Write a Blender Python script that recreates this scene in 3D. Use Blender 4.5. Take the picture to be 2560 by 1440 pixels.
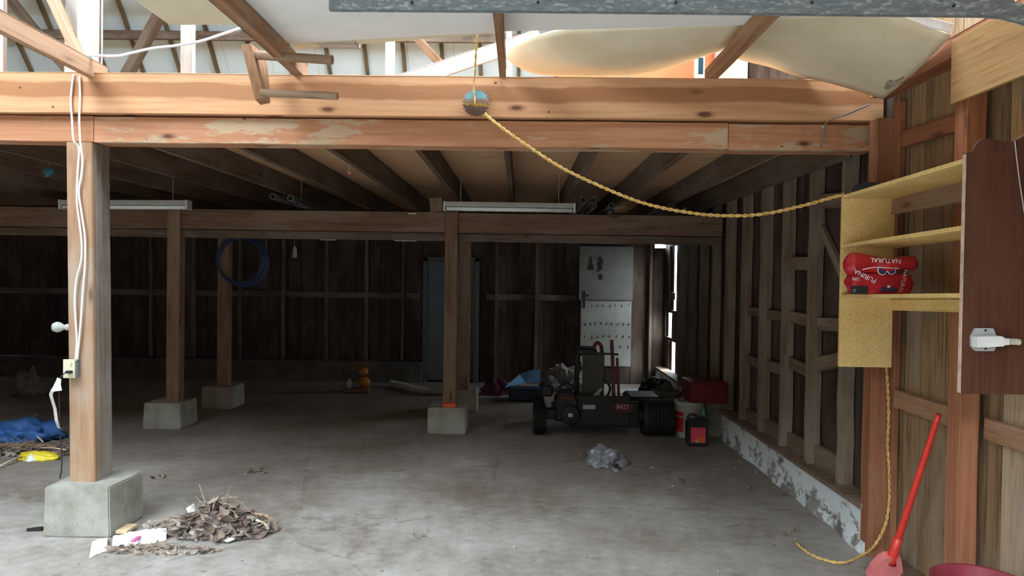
import bpy, bmesh, math, random
from mathutils import Vector, Matrix, noise
PI = math.pi
S = bpy.context.scene
COL = S.collection
V = Vector
for o in list(bpy.data.objects): bpy.data.objects.remove(o)

# ------------------------------------------------------------------ camera
FPX = 1780.0
CAMH = 1.6
CAMROT = Matrix.Rotation(.0112, 3, 'Z') @ Matrix.Rotation(PI/2-.0169, 3, 'X') @ Matrix.Rotation(.014, 3, 'Z')
cd = bpy.data.cameras.new('camera'); cd.sensor_width = 36; cd.lens = 36*FPX/2560; cd.clip_start = .05; cd.clip_end = 300
cam = bpy.data.objects.new('camera', cd); COL.objects.link(cam)
cam.matrix_world = Matrix.Translation((0, 0, CAMH)) @ CAMROT.to_4x4()
S.camera = cam
def ray(px, py): return CAMROT @ V(((px-1280)/FPX, -(py-720)/FPX, -1))
def at(px, py, Y): d = ray(px, py); return V((0, 0, CAMH)) + d*(Y/d.y)
def atx(px, py, X): d = ray(px, py); return V((0, 0, CAMH)) + d*(X/d.x)
def atz(px, py, Z=0.0): d = ray(px, py); return V((0, 0, CAMH)) + d*((Z-CAMH)/d.z)

# ------------------------------------------------------------------ light
S.view_settings.view_transform = 'Standard'; S.view_settings.look = 'None'
S.view_settings.gamma = 1; S.view_settings.use_curve_mapping = False
S.view_settings.exposure = -0.35
W = bpy.data.worlds.new('overcast_sky'); S.world = W; W.use_nodes = True
bg = W.node_tree.nodes['Background']; bg.inputs[0].default_value = (.80, .92, 1.0, 1); bg.inputs[1].default_value = 34.0
def portal(name, loc, rot, sx, sy):
    l = bpy.data.lights.new(name, 'AREA'); l.shape = 'RECTANGLE'; l.size = sx; l.size_y = sy
    l.energy = 1; l.cycles.is_portal = True
    o = bpy.data.objects.new(name, l); COL.objects.link(o); o.location = loc; o.rotation_euler = rot
    return o
# openings of the building: front doorway, two missing roof sheets, slit in the far right corner
FD = (-4.4, 1.6, 0.0, 2.75)       # doorway x0 x1 z0 z1 in the front wall (y=-.3)
RA = (-5.4, -2.9, 0.3, 2.6)      # roof opening above the front left
RB = (-1.3, 1.9, 2.8, 4.95)       # roof opening above the loft
portal('daylight_doorway', ((FD[0]+FD[1])/2, -.4, (FD[2]+FD[3])/2), (PI/2, 0, 0), FD[1]-FD[0], FD[3]-FD[2])
portal('daylight_roof_front', ((RA[0]+RA[1])/2, (RA[2]+RA[3])/2, 6.2), (0, 0, 0), RA[1]-RA[0], RA[3]-RA[2]+.3)
portal('daylight_roof_loft', ((RB[0]+RB[1])/2, (RB[2]+RB[3])/2, 6.62), (0, 0, 0), RB[1]-RB[0], RB[3]-RB[2]+.3)
portal('daylight_slit', (2.32, 10.2, 1.1), (0, PI/2, 0), 2.2, .75)

# ------------------------------------------------------------------ materials
MATS = {}
class NT:
    def __init__(s, name):
        m = bpy.data.materials.new(name); m.use_nodes = True; s.m = m; s.t = m.node_tree; s.n = s.t.nodes
        s.b = s.n['Principled BSDF']; s.tc = s.n.new('ShaderNodeTexCoord'); s.co = s.tc.outputs['Object']
    def link(s, a, b): s.t.links.new(a, b)
    def new(s, t, **kw):
        x = s.n.new(t)
        for k, v in kw.items(): setattr(x, k, v)
        return x
    def mapping(s, sc, co=None, off=None):
        m = s.new('ShaderNodeMapping'); m.inputs['Scale'].default_value = sc
        s.link(co or s.co, m.inputs['Vector'])
        if off is not None: s.link(off, m.inputs['Location'])
        return m.outputs[0]
    def noise(s, co, sc=5, det=4, rough=.55, dist=0):
        x = s.new('ShaderNodeTexNoise'); x.inputs['Scale'].default_value = sc; x.inputs['Detail'].default_value = det
        x.inputs['Roughness'].default_value = rough; x.inputs['Distortion'].default_value = dist
        s.link(co, x.inputs['Vector']); return x.outputs['Fac']
    def voro(s, co, sc=5, feat='F1', out='Distance'):
        x = s.new('ShaderNodeTexVoronoi', feature=feat); x.inputs['Scale'].default_value = sc
        s.link(co, x.inputs['Vector']); return x.outputs[out]
    def ramp(s, fac, stops, interp='LINEAR'):
        r = s.new('ShaderNodeValToRGB'); r.color_ramp.interpolation = interp; e = r.color_ramp.elements
        while len(e) < len(stops): e.new(.5)
        for q, (p, c) in zip(e, stops): q.position = p; q.color = (*c, 1) if len(c) == 3 else c
        s.link(fac, r.inputs[0]); return r.outputs[0]
    def math(s, op, a, b=0.0, c=None):
        x = s.new('ShaderNodeMath', operation=op)
        for i, v in enumerate((a, b, c)):
            if v is None: continue
            if isinstance(v, (int, float)): x.inputs[i].default_value = v
            else: s.link(v, x.inputs[i])
        return x.outputs[0]
    def mix(s, f, a, b, mode='MIX'):
        x = s.new('ShaderNodeMix', data_type='RGBA', blend_type=mode)
        for i, v in ((0, f), (6, a), (7, b)):
            if isinstance(v, (int, float)): x.inputs[i].default_value = v
            elif isinstance(v, tuple): x.inputs[i].default_value = (*v, 1)
            else: s.link(v, x.inputs[i])
        return x.outputs[2]
    def sep(s, co=None):
        x = s.new('ShaderNodeSeparateXYZ'); s.link(co or s.co, x.inputs[0]); return x.outputs
    def rnd(s):
        oi = s.new('ShaderNodeObjectInfo'); g = s.new('ShaderNodeNewGeometry')
        return s.math('ADD', oi.outputs['Random'], g.outputs['Random Per Island'])
    def bump(s, h, st=.3, d=.01):
        b = s.new('ShaderNodeBump'); b.inputs['Strength'].default_value = st; b.inputs['Distance'].default_value = d
        s.link(h, b.inputs['Height']); s.link(b.outputs[0], s.b.inputs['Normal'])
    def fin(s, col, rough=.8, metal=0.0, spec=.3):
        if isinstance(col, tuple): s.b.inputs['Base Color'].default_value = (*col, 1)
        else: s.link(col, s.b.inputs['Base Color'])
        if isinstance(rough, (int, float)): s.b.inputs['Roughness'].default_value = rough
        else: s.link(rough, s.b.inputs['Roughness'])
        s.b.inputs['Metallic'].default_value = metal; s.b.inputs['Specular IOR Level'].default_value = spec
        MATS[s.m.name] = s.m; return s.m

def wood(name, light, dark, knots=.8, stain=None, stain_amt=.5, axis='X', var=.25, streak=1.0, stain_sc=1.3):
    n = NT(name); r = n.rnd()
    off = n.new('ShaderNodeCombineXYZ'); k = n.math('MULTIPLY', r, 37.3)
    for i in range(3): n.link(k, off.inputs[i])
    a = {'X': 0, 'Y': 1, 'Z': 2}[axis]
    sc = [16.0]*3; sc[a] = .9
    g = n.noise(n.mapping(tuple(sc), off=off.outputs[0]), 1.6, 5, .6, .6*streak)
    sc2 = [60.0]*3; sc2[a] = 2.0
    g2 = n.noise(n.mapping(tuple(sc2), off=off.outputs[0]), 1.5, 3)
    f = n.math('ADD', n.math('MULTIPLY', g, .75), n.math('MULTIPLY', g2, .25))
    col = n.ramp(f, [(.32, dark), (.52, tuple((l*.7+d*.3) for l, d in zip(light, dark))), (.68, light)])
    if stain:
        s1 = n.noise(n.mapping((.5, 1.5, 1.5) if axis == 'X' else (1, 1, .5) if axis == 'Z' else (1, .5, 1), off=off.outputs[0]), stain_sc*2, 6, .65)
        col = n.mix(n.math('MULTIPLY', n.ramp(s1, [(.46, (0, 0, 0)), (.60, (1, 1, 1))]), stain_amt), col, stain)
    if knots:
        sk = [5.0]*3; sk[a] = 1.4
        v = n.voro(n.mapping(tuple(sk), off=off.outputs[0]), 1.0)
        kk = n.ramp(v, [(.035, (1, 1, 1)), (.075, (.35, .35, .35)), (.13, (0, 0, 0))])
        col = n.mix(n.math('MULTIPLY', kk, knots), col, tuple(d*.35 for d in dark))
    fr = n.math('FRACT', n.math('MULTIPLY', r, 7.7))
    mul = n.math('ADD', n.math('MULTIPLY', fr, var), 1-var/2)
    hv = n.new('ShaderNodeHueSaturation'); n.link(col, hv.inputs['Color']); n.link(mul, hv.inputs['Value'])
    n.bump(f, .35, .004)
    return n.fin(hv.outputs[0], .72)
def plain(name, col, rough=.6, metal=0.0, var=.15, sc=12, spec=.4):
    n = NT(name); f = n.noise(n.mapping((1, 1, 1)), sc, 4)
    c = n.ramp(f, [(.3, tuple(x*(1-var) for x in col)), (.7, tuple(min(1, x*(1+var)) for x in col))])
    return n.fin(c, rough, metal, spec)

FIR = wood('fir_lumber', (.56, .36, .24), (.36, .19, .11), stain=(.55, .38, .26), stain_amt=.35)
FIRR = wood('red_fir_lumber', (.40, .165, .085), (.22, .08, .038), stain=(.40, .22, .12), stain_amt=.4)
OLD = wood('weathered_dark_lumber', (.17, .115, .08), (.075, .045, .03), stain=(.24, .19, .15), stain_amt=.5)
OLDP = wood('old_post_lumber', (.24, .14, .085), (.12, .06, .035), stain=(.30, .22, .16), stain_amt=.45)
GREY = wood('grey_brown_lumber', (.25, .175, .12), (.12, .075, .05), stain=(.31, .24, .185), stain_amt=.6)
PALE = wood('pale_lumber', (.68, .62, .57), (.50, .43, .39), knots=.9, stain=(.30, .24, .22), stain_amt=.35)
BROWN = wood('brown_lumber', (.40, .22, .12), (.22, .10, .05), stain=(.5, .42, .34), stain_amt=.35)
RAFT = wood('loft_rafter_lumber', (.19, .14, .075), (.09, .065, .035), knots=0, stain=(.06, .045, .03), stain_amt=.6)
REDW = wood('dark_stained_plank', (.115, .042, .022), (.065, .022, .012), knots=.5, stain=(.16, .07, .045), stain_amt=.4, axis='Y', var=.1, streak=2)
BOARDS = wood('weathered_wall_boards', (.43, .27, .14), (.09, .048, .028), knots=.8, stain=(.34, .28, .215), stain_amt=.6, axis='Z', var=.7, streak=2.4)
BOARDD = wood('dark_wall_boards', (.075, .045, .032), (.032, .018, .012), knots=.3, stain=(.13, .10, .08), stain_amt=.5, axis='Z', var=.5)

def beam_mat(name, light, dark, band, patches):
    n = NT(name); r = n.rnd()
    g = n.noise(n.mapping((.7, 14, 14)), 1.6, 6, .6, .7); g2 = n.noise(n.mapping((2, 70, 70)), 1.2, 3)
    f = n.math('ADD', n.math('MULTIPLY', g, .7), n.math('MULTIPLY', g2, .3))
    col = n.ramp(f, [(.3, dark), (.55, tuple(.65*a+.35*b for a, b in zip(light, dark))), (.7, light)])
    xyz = n.sep(); wob = n.math('MULTIPLY', n.math('SUBTRACT', n.noise(n.mapping((.8, 0, 0)), 2, 3), .5), .09)
    h = n.math('ADD', xyz[1], wob)
    if band:
        b0 = n.ramp(n.math('ADD', n.math('MULTIPLY', h, 3), .5), [(.40, (0, 0, 0)), (.45, (1, 1, 1)), (.68, (1, 1, 1)), (.72, (0, 0, 0))])
        col = n.mix(n.math('MULTIPLY', b0, .85), col, band)
    if patches:
        p = n.noise(n.mapping((1.0, 4, 4)), 2.2, 7, .7)
        col = n.mix(n.math('MULTIPLY', n.ramp(p, [(.53, (0, 0, 0)), (.57, (1, 1, 1))]), .7), col, patches)
    v = n.voro(n.mapping((2.1, 5.5, 5.5)), 1.1)
    col = n.mix(n.ramp(v, [(.07, (.95, .95, .95)), (.10, (.5, .5, .5)), (.17, (0, 0, 0))]), col, (.12, .04, .018))
    v2 = n.voro(n.mapping((7, 9, 9)), 1.0)
    col = n.mix(n.ramp(v2, [(.05, (.9, .9, .9)), (.075, (0, 0, 0))]), col, (.10, .04, .02))
    n.bump(f, .35, .004)
    return n.fin(col, .7)
BEAMU = beam_mat('fir_beam_with_heartwood_band', (.66, .38, .21), (.47, .225, .105), (.33, .14, .06), None)
BEAML = beam_mat('fir_beam_with_paint_stains', (.58, .30, .17), (.38, .15, .07), None, (.50, .40, .27))

def concrete_floor():
    n = NT('stained_concrete_floor')
    a = n.noise(n.co, 1.1, 8, .65); b = n.noise(n.co, 9, 6, .7); c = n.noise(n.mapping((1, 1, 1)), 90, 3)
    f = n.math('ADD', n.math('MULTIPLY', a, .6), n.math('MULTIPLY', b, .4))
    col = n.ramp(f, [(.34, (.17, .14, .115)), (.5, (.31, .285, .255)), (.66, (.43, .41, .385))])
    st = n.noise(n.mapping((1, 2.2, 1)), 2.4, 7, .75)
    col = n.mix(n.ramp(st, [(.60, (0, 0, 0)), (.72, (.8, .8, .8))]), col, (.10, .075, .055))
    col = n.mix(n.ramp(c, [(.70, (0, 0, 0)), (.76, (.7, .7, .7))]), col, (.09, .07, .055))
    y = n.sep()[1]; dirt_shade = n.math('ADD', n.math('MULTIPLY', n.math('SUBTRACT', n.noise(n.co, 1.3, 6, .6), .5), 3.0), n.math('MULTIPLY', n.math('SUBTRACT', y, 4.2), .55))  # noise dirt plus painted shade: brown deepens with y into the dim interior
    col = n.mix(n.ramp(dirt_shade, [(.1, (0, 0, 0)), (.9, (.75, .75, .75))]), col, n.mix(.62, col, (.13, .082, .055)))
    cr = n.voro(n.mapping((.35, .35, .35)), 1.0, 'DISTANCE_TO_EDGE')
    wv = n.math('ADD', cr, n.math('MULTIPLY', n.math('SUBTRACT', b, .5), .05))
    col = n.mix(n.ramp(wv, [(.0, (.3, .3, .3)), (.004, (0, 0, 0))]), col, (.1, .08, .06))
    n.bump(f, .25, .01)
    return n.fin(col, .82)
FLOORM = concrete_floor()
def concrete(name, base, dirt_shade, paint=None):
    n = NT(name); a = n.noise(n.co, 6, 7, .65); b = n.noise(n.co, 60, 3)
    col = n.ramp(a, [(.3, dirt_shade), (.6, base)])
    col = n.mix(n.ramp(b, [(.64, (0, 0, 0)), (.74, (.6, .6, .6))]), col, tuple(d*.6 for d in dirt_shade))
    if paint:
        p = n.noise(n.mapping((1, 1, 1.6)), 5, 8, .75); z = n.sep()[2]
        pf = n.math('ADD', p, n.math('MULTIPLY', n.math('SUBTRACT', z, .10), .35))
        col = n.mix(n.ramp(pf, [(.43, (0, 0, 0)), (.50, (1, 1, 1))]), col, paint)
    n.bump(a, .4, .012)
    return n.fin(col, .88)
FOOTM = concrete('footing_concrete', (.36, .35, .31), (.22, .205, .17))
KERBD = concrete('dimmed_kerb_concrete', (.13, .12, .10), (.07, .06, .05))  # concrete darkened so the back kerb sinks into painted shade
KERBM = concrete('whitewashed_kerb_concrete', (.30, .28, .25), (.13, .11, .09), (.74, .78, .78))

def chipboard(name, light, dark):
    n = NT(name); v = n.voro(n.mapping((1, 1, 1)), 190, 'F1', 'Color'); w = n.sep(v)[0]
    a = n.noise(n.co, 5, 5, .6)
    f = n.math('ADD', n.math('MULTIPLY', w, .35), n.math('MULTIPLY', a, .65))
    return n.fin(n.ramp(f, [(.3, dark), (.7, light)]), .75)
CHIP = chipboard('yellow_chipboard', (.92, .68, .30), (.68, .47, .17))
PLY = wood('plywood_sheathing', (.36, .20, .08), (.22, .105, .035), knots=.4, stain=(.30, .22, .09), stain_amt=.5, axis='Y', var=.05, streak=3)
SOFF = wood('plywood_subfloor', (.74, .45, .26), (.55, .31, .17), knots=.8, stain=(.52, .36, .22), stain_amt=.4, axis='X', var=.15, streak=2)
def drywall(name, col, warm):
    n = NT(name); a = n.noise(n.co, 2.2, 6, .6); b = n.noise(n.mapping((3, 8, 3)), 4, 6, .8)
    c = n.ramp(a, [(.35, warm), (.65, col)])
    c = n.mix(n.ramp(b, [(.66, (0, 0, 0)), (.70, (.5, .5, .5))]), c, (.75, .73, .66))
    return n.fin(c, .9)
DRYW = drywall('white_drywall', (.86, .87, .86), (.80, .81, .79))
DRYB = drywall('tan_drywall_backing', (.80, .73, .56), (.68, .61, .43))
def lining():
    n = NT('white_roof_lining'); x = n.sep()
    s = n.math('ABSOLUTE', n.math('SUBTRACT', n.math('FRACT', n.math('MULTIPLY', x[0], 1.64)), .5))
    c = n.ramp(n.noise(n.co, 1.5, 4), [(.3, (.58, .70, .75)), (.7, (.66, .77, .81))])
    c = n.mix(n.ramp(s, [(.0, (.8, .8, .8)), (.006, (0, 0, 0))]), c, (.2, .22, .25))
    return n.fin(c, .7)
LINE = lining()
def galv():
    n = NT('galvanised_steel'); a = n.voro(n.mapping((1, 2, 2)), 75, 'F1', 'Color')
    b = n.noise(n.mapping((2, 8, 8)), 9, 5, .7)
    f = n.math('ADD', n.math('MULTIPLY', n.sep(a)[0], .2), n.math('MULTIPLY', b, .8))
    return n.fin(n.ramp(f, [(.3, (.13, .155, .17)), (.55, (.20, .23, .245)), (.68, (.40, .43, .44))]), .5, .35)
GALV = galv()
WHITE = plain('white_plastic', (.80, .80, .78), .4)
CABLE = plain('white_cable_sheath', (.86, .86, .86), .4, var=.04)
ENAM = plain('white_enamel', (.62, .64, .62), .35, var=.08)
TUBE = plain('lamp_tube_glass', (.92, .94, .92), .15, var=.03)
BLACK = plain('black_rubber', (.018, .018, .018), .6)
DKGRY = plain('dark_engine_metal', (.022, .022, .024), .5, .3)
BEIGE = plain('ivory_plastic', (.72, .68, .48), .45)
ROPE = plain('yellow_rope_fibre', (.72, .45, .08), .6, var=.35, sc=60)
ROPET = plain('tan_rope_fibre', (.72, .50, .26), .6, var=.3, sc=60)
RED = plain('red_plastic', (.62, .035, .03), .4)
REDD = plain('dull_red_metal', (.15, .008, .007), .5)
BROOMR = plain('red_broom_plastic', (.72, .05, .035), .35)
PINK = plain('faded_red_plastic', (.72, .20, .20), .5)
STRAW = plain('straw_bristle', (.66, .56, .34), .8, var=.3, sc=40)
TUB = plain('maroon_plastic', (.26, .035, .055), .45)
BLUE = plain('blue_tarp_plastic', (.045, .14, .40), .5, var=.3, sc=8)
BLUEH = plain('blue_hose_plastic', (.02, .04, .11), .35)
YEL = plain('yellow_plastic_film', (.85, .68, .05), .35, var=.2, sc=9)
LEAF = plain('dry_brown_leaf', (.23, .165, .125), .85, var=.5, sc=18)
TWIG = plain('pale_dry_stalk', (.60, .50, .36), .85, var=.3, sc=25)
PAPER = plain('torn_white_carton', (.84, .85, .85), .7, var=.06)
MAG = plain('magenta_print', (.62, .16, .34), .6)
CARD = plain('brown_cardboard', (.58, .45, .27), .8)
PEG = None
def pegm(nm, k):
    n = NT(nm); x = n.sep(n.mapping((39.4, 39.4, 39.4)))
    d = n.math('ADD', n.math('POWER', n.math('SUBTRACT', n.math('FRACT', x[0]), .5), 2.0), n.math('POWER', n.math('SUBTRACT', n.math('FRACT', x[2]), .5), 2.0))
    c = n.ramp(n.noise(n.co, 3, 6, .7), [(.35, (.52*k, .52*k, .44*k)), (.62, (.70*k, .70*k, .63*k))])
    c = n.mix(n.ramp(d, [(.03, (1, 1, 1)), (.05, (0, 0, 0))]), c, (.05, .045, .04))
    return n.fin(c, .7)
PEG = pegm('white_pegboard', .28); PEG_LIT = pegm('slit_lit_pegboard', .52)  # second copy is paler, painting the slit light on the lower board
DOORM = plain('grey_blue_door_paint', (.10, .125, .15), .5)
FRAMEM = plain('grey_door_trim', (.12, .11, .10), .6)
ORANGE = plain('orange_plastic', (.36, .14, .02), .5)
OSHEET = plain('orange_sheeting', (.90, .24, .10), .7, var=.08, sc=3)
ROSE = plain('faded_pink_cloth', (.12, .03, .05), .8)
BLUEB = plain('glossy_blue_panel', (.16, .32, .52), .12)
SILV = plain('silver_grey_paint', (.46, .48, .48), .5)
BUCK = plain('white_bucket_plastic', (.42, .42, .37), .5, var=.2, sc=6)
BUCKD = plain('dirty_bucket_plastic', (.22, .20, .15), .7, var=.5, sc=5)
JUG = plain('black_jug_plastic', (.02, .02, .022), .35)
PLAB = plain('pink_red_label', (.80, .06, .10), .5, var=.05)
OLAB = plain('orange_label_print', (.80, .16, .02), .5)
GRN = plain('green_plastic', (.08, .33, .17), .5)
RUBB = plain('grey_rubble', (.26, .25, .23), .95, var=.5, sc=25)
GND = plain('wet_asphalt_yard', (.11, .10, .095), .95, var=.4, sc=20)
FLOORLIT = plain('pale_floor_light', (.28, .29, .32), .6, var=.3, sc=6)
NAVY = plain('navy_berry_print', (.05, .05, .16), .5)
WPRINT = plain('white_print', (.85, .85, .85), .5, var=.02)
BLUET = plain('blue_steel_plate', (.12, .38, .62), .45, var=.4, sc=60)
STEEL = plain('bare_steel', (.55, .55, .53), .35, .7)
OSBG = plain('grey_panel_board', (.075, .075, .062), .8)
MACHR = plain('machine_red_paint', (.11, .015, .015), .5)
def bagm():
    n = NT('translucent_plastic_film'); n.b.inputs['Transmission Weight'].default_value = .35
    return n.fin((.30, .31, .33), .28, 0, .6)
BAGM = bagm()
def bulbm():
    n = NT('clear_bulb_glass'); n.b.inputs['Transmission Weight'].default_value = .5
    return n.fin((.85, .87, .85), .12, 0, .6)
BULB = bulbm()
def redbag():
    n = NT('red_printed_bag_film'); f = n.noise(n.co, 9, 4)
    return n.fin(n.ramp(f, [(.3, (.42, .012, .02)), (.7, (.66, .03, .05))]), .28, 0, .5)
REDBAG = redbag()
def bladem():
    n = NT('painted_rusty_saw_blade'); x = n.sep()
    w = n.math('ADD', x[1], n.math('MULTIPLY', n.math('SUBTRACT', n.noise(n.co, 22, 5, .7), .5), .07))
    c = n.ramp(n.math('ADD', n.math('MULTIPLY', w, 5), .5), [(.22, (.09, .045, .03)), (.42, (.13, .07, .045)), (.46, (.45, .26, .03)), (.52, (.22, .13, .09)), (.64, (.30, .26, .24)), (.68, (.20, .42, .48)), (.9, (.16, .33, .40))])
    return n.fin(c, .5, .2)
BLADE = bladem()

# ------------------------------------------------------------------ helpers
def mesh_obj(name, bm, mat, parent=None, M=None, smooth=False, recentre=True):
    me = bpy.data.meshes.new(name)
    if M is None:
        M = Matrix.Identity(4)
        if recentre and len(bm.verts):
            xs = [v.co for v in bm.verts]
            c = V(((min(v.x for v in xs)+max(v.x for v in xs))/2, (min(v.y for v in xs)+max(v.y for v in xs))/2, min(v.z for v in xs)))
            M = Matrix.Translation(c); bmesh.ops.translate(bm, verts=bm.verts, vec=-c)
    bmesh.ops.recalc_face_normals(bm, faces=bm.faces)
    bm.to_mesh(me); bm.free()
    if smooth:
        for p in me.polygons: p.use_smooth = True
    for m in (mat if isinstance(mat, (list, tuple)) else [mat]): me.materials.append(m)
    o = bpy.data.objects.new(name, me); COL.objects.link(o)
    if parent: attach(o, parent)
    o.matrix_basis = M
    return o
def world(o):
    return (world(o.parent) @ o.matrix_parent_inverse @ o.matrix_basis) if o.parent else o.matrix_basis.copy()
def attach(o, p): o.parent = p; o.matrix_parent_inverse = world(p).inverted()
def tag(o, label, cat, group=None, kind=None):
    o['label'] = label; o['category'] = cat
    if group: o['group'] = group
    if kind: o['kind'] = kind
    return o
def struct(o, label=None, cat=None):
    o['kind'] = 'structure'
    if label: o['label'] = label
    if cat: o['category'] = cat
    return o
def empty(name, loc, label, cat, group=None):
    o = bpy.data.objects.new(name, None); COL.objects.link(o); o.location = loc; o.empty_display_size = .1
    return tag(o, label, cat, group)
def box(bm, lo, hi, bev=0.0, M=None):
    lo, hi = V(lo), V(hi)
    r = bmesh.ops.create_cube(bm, size=1.0); vs = r['verts']
    T = Matrix.Translation((lo+hi)/2) @ Matrix.Diagonal((*(hi-lo), 1))
    bmesh.ops.transform(bm, matrix=(M @ T) if M else T, verts=vs)
    if bev:
        es = list({e for v in vs for e in v.link_edges})
        bmesh.ops.bevel(bm, geom=es, offset=bev, segments=1, affect='EDGES')
def basis(p0, p1, up=V((0, 0, 1))):
    x = (p1-p0).normalized(); z = x.cross(up)
    if z.length < 1e-4: z = x.cross(V((0, 1, 0)))
    z.normalize(); y = z.cross(x).normalized()     # y ~ up, z ~ sideways
    M = Matrix((x, y, z)).transposed().to_4x4(); M.translation = p0
    return M
RG = random.Random(7)
def board(name, p0, p1, h, t, mat, parent=None, up=V((0, 0, 1)), rough=.002, bev=.003, n=8):
    """a sawn timber: local X = length, local Y = 'up' size h, local Z = thickness t, centred on the p0-p1 line"""
    p0, p1 = V(p0), V(p1); L = (p1-p0).length; M = basis(p0, p1, V(up))
    bm = bmesh.new(); rings = []
    for i in range(n+1):
        x = L*i/n; ring = []
        jy, jz = RG.uniform(-rough, rough), RG.uniform(-rough, rough)
        for sy, sz in ((-1, -1), (1, -1), (1, 1), (-1, 1)):
            for k in ((0, 1) if bev else (0,)):
                a, b = sy*h/2, sz*t/2
                if bev:
                    if (sy*sz > 0) == (k == 0): a -= sy*bev
                    else: b -= sz*bev
                ring.append(bm.verts.new((x, a+jy, b+jz)))
        rings.append(ring)
    m = len(rings[0])
    for i in range(n):
        for j in range(m): bm.faces.new((rings[i][j], rings[i][(j+1) % m], rings[i+1][(j+1) % m], rings[i+1][j]))
    bm.faces.new(rings[0]); bm.faces.new(rings[-1][::-1])
    return mesh_obj(name, bm, mat, parent, M)
def tube(bm, pts, r, seg=8, cap=True, rfun=None):
    pts = [V(p) for p in pts]; n = len(pts); rings = []; prev = None
    for i, p in enumerate(pts):
        t = (pts[min(i+1, n-1)]-pts[max(i-1, 0)]); t = t.normalized() if t.length > 1e-9 else V((0, 0, 1))
        if prev is None:
            a = t.cross(V((0, 0, 1)));  a = a if a.length > .01 else t.cross(V((0, 1, 0)))
        else: a = prev - t*prev.dot(t)
        a.normalize(); b = t.cross(a); prev = a; rr = rfun(i/(n-1)) if rfun else r
        rings.append([bm.verts.new(p + (a*math.cos(2*PI*k/seg)+b*math.sin(2*PI*k/seg))*rr) for k in range(seg)])
    for i in range(n-1):
        for k in range(seg): bm.faces.new((rings[i][k], rings[i][(k+1) % seg], rings[i+1][(k+1) % seg], rings[i+1][k]))
    if cap: bm.faces.new(rings[0][::-1]); bm.faces.new(rings[-1])
def smooth_path(pts, n=12):
    pts = [V(p) for p in pts]; out = []; N = len(pts)
    for i in range(N-1):
        p0, p1, p2, p3 = pts[max(i-1, 0)], pts[i], pts[i+1], pts[min(i+2, N-1)]
        for k in range(n):
            t = k/n
            out.append(.5*((2*p1)+(p2-p0)*t+(2*p0-5*p1+4*p2-p3)*t*t+(3*p1-p0-3*p2+p3)*t**3))
    out.append(pts[-1]); return out
def resample(pts, step):
    out = [pts[0].copy()]; acc = 0
    for a, b in zip(pts, pts[1:]):
        L = (b-a).length
        while acc+L >= step and L > 1e-9:
            a = a+(b-a)*((step-acc)/L); L = (b-a).length; out.append(a.copy()); acc = 0
        acc += L
    return out
def lathe(bm, prof, c=(0, 0, 0), seg=28, M=None, close=False):
    rings = []
    for r, z in prof:
        rings.append([bm.verts.new(((M or Matrix.Identity(4)) @ V((r*math.cos(2*PI*k/seg), r*math.sin(2*PI*k/seg), z)))+V(c)) for k in range(seg)])
    for a, b in zip(rings, rings[1:]):
        for k in range(seg): bm.faces.new((a[k], a[(k+1) % seg], b[(k+1) % seg], b[k]))
    if prof[0][0] > 0: bm.faces.new(rings[0][::-1])
    if close: bm.faces.new(rings[-1])
def prism(bm, poly, z0, z1, M=None):
    M = M or Matrix.Identity(4)
    a = [bm.verts.new(M @ V((x, y, z0))) for x, y in poly]; b = [bm.verts.new(M @ V((x, y, z1))) for x, y in poly]
    n = len(poly)
    for i in range(n): bm.faces.new((a[i], a[(i+1) % n], b[(i+1) % n], b[i]))
    bm.faces.new(a[::-1]); bm.faces.new(b)
def sheet(bm, grid, th=.0, nrm=None):
    """quad surface through a grid of points, with thickness"""
    R_, C_ = len(grid), len(grid[0])
    top = [[bm.verts.new(p) for p in row] for row in grid]
    if not th:
        for i in range(R_-1):
            for j in range(C_-1): bm.faces.new((top[i][j], top[i][j+1], top[i+1][j+1], top[i+1][j]))
        return
    def nm(i, j):
        a = grid[min(i+1, R_-1)][j]-grid[max(i-1, 0)][j]; b = grid[i][min(j+1, C_-1)]-grid[i][max(j-1, 0)]
        return (b.cross(a)).normalized()
    bot = [[bm.verts.new(grid[i][j]-nm(i, j)*th) for j in range(C_)] for i in range(R_)]
    for i in range(R_-1):
        for j in range(C_-1):
            bm.faces.new((top[i][j], top[i][j+1], top[i+1][j+1], top[i+1][j])); bm.faces.new((bot[i][j], bot[i+1][j], bot[i+1][j+1], bot[i][j+1]))
    for i in range(R_-1):
        for j in (0, C_-1): bm.faces.new((top[i][j], top[i+1][j], bot[i+1][j], bot[i][j]))
    for j in range(C_-1):
        for i in (0, R_-1): bm.faces.new((top[i][j], top[i][j+1], bot[i][j+1], bot[i][j]))
def text_bm(s, size, depth=.0004):
    c = bpy.data.curves.new('t', 'FONT'); c.body = s; c.size = size; c.extrude = depth; c.align_x = 'CENTER'; c.align_y = 'CENTER'; c.resolution_u = 3
    o = bpy.data.objects.new('t', c); COL.objects.link(o); bpy.context.view_layer.update()
    me = bpy.data.meshes.new_from_object(o.evaluated_get(bpy.context.evaluated_depsgraph_get()))
    bm = bmesh.new(); bm.from_mesh(me); bpy.data.objects.remove(o); return bm
ORD = ['first', 'second', 'third', 'fourth', 'fifth', 'sixth', 'seventh', 'eighth', 'ninth', 'tenth', 'eleventh', 'twelfth', 'thirteenth', 'fourteenth']

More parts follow.
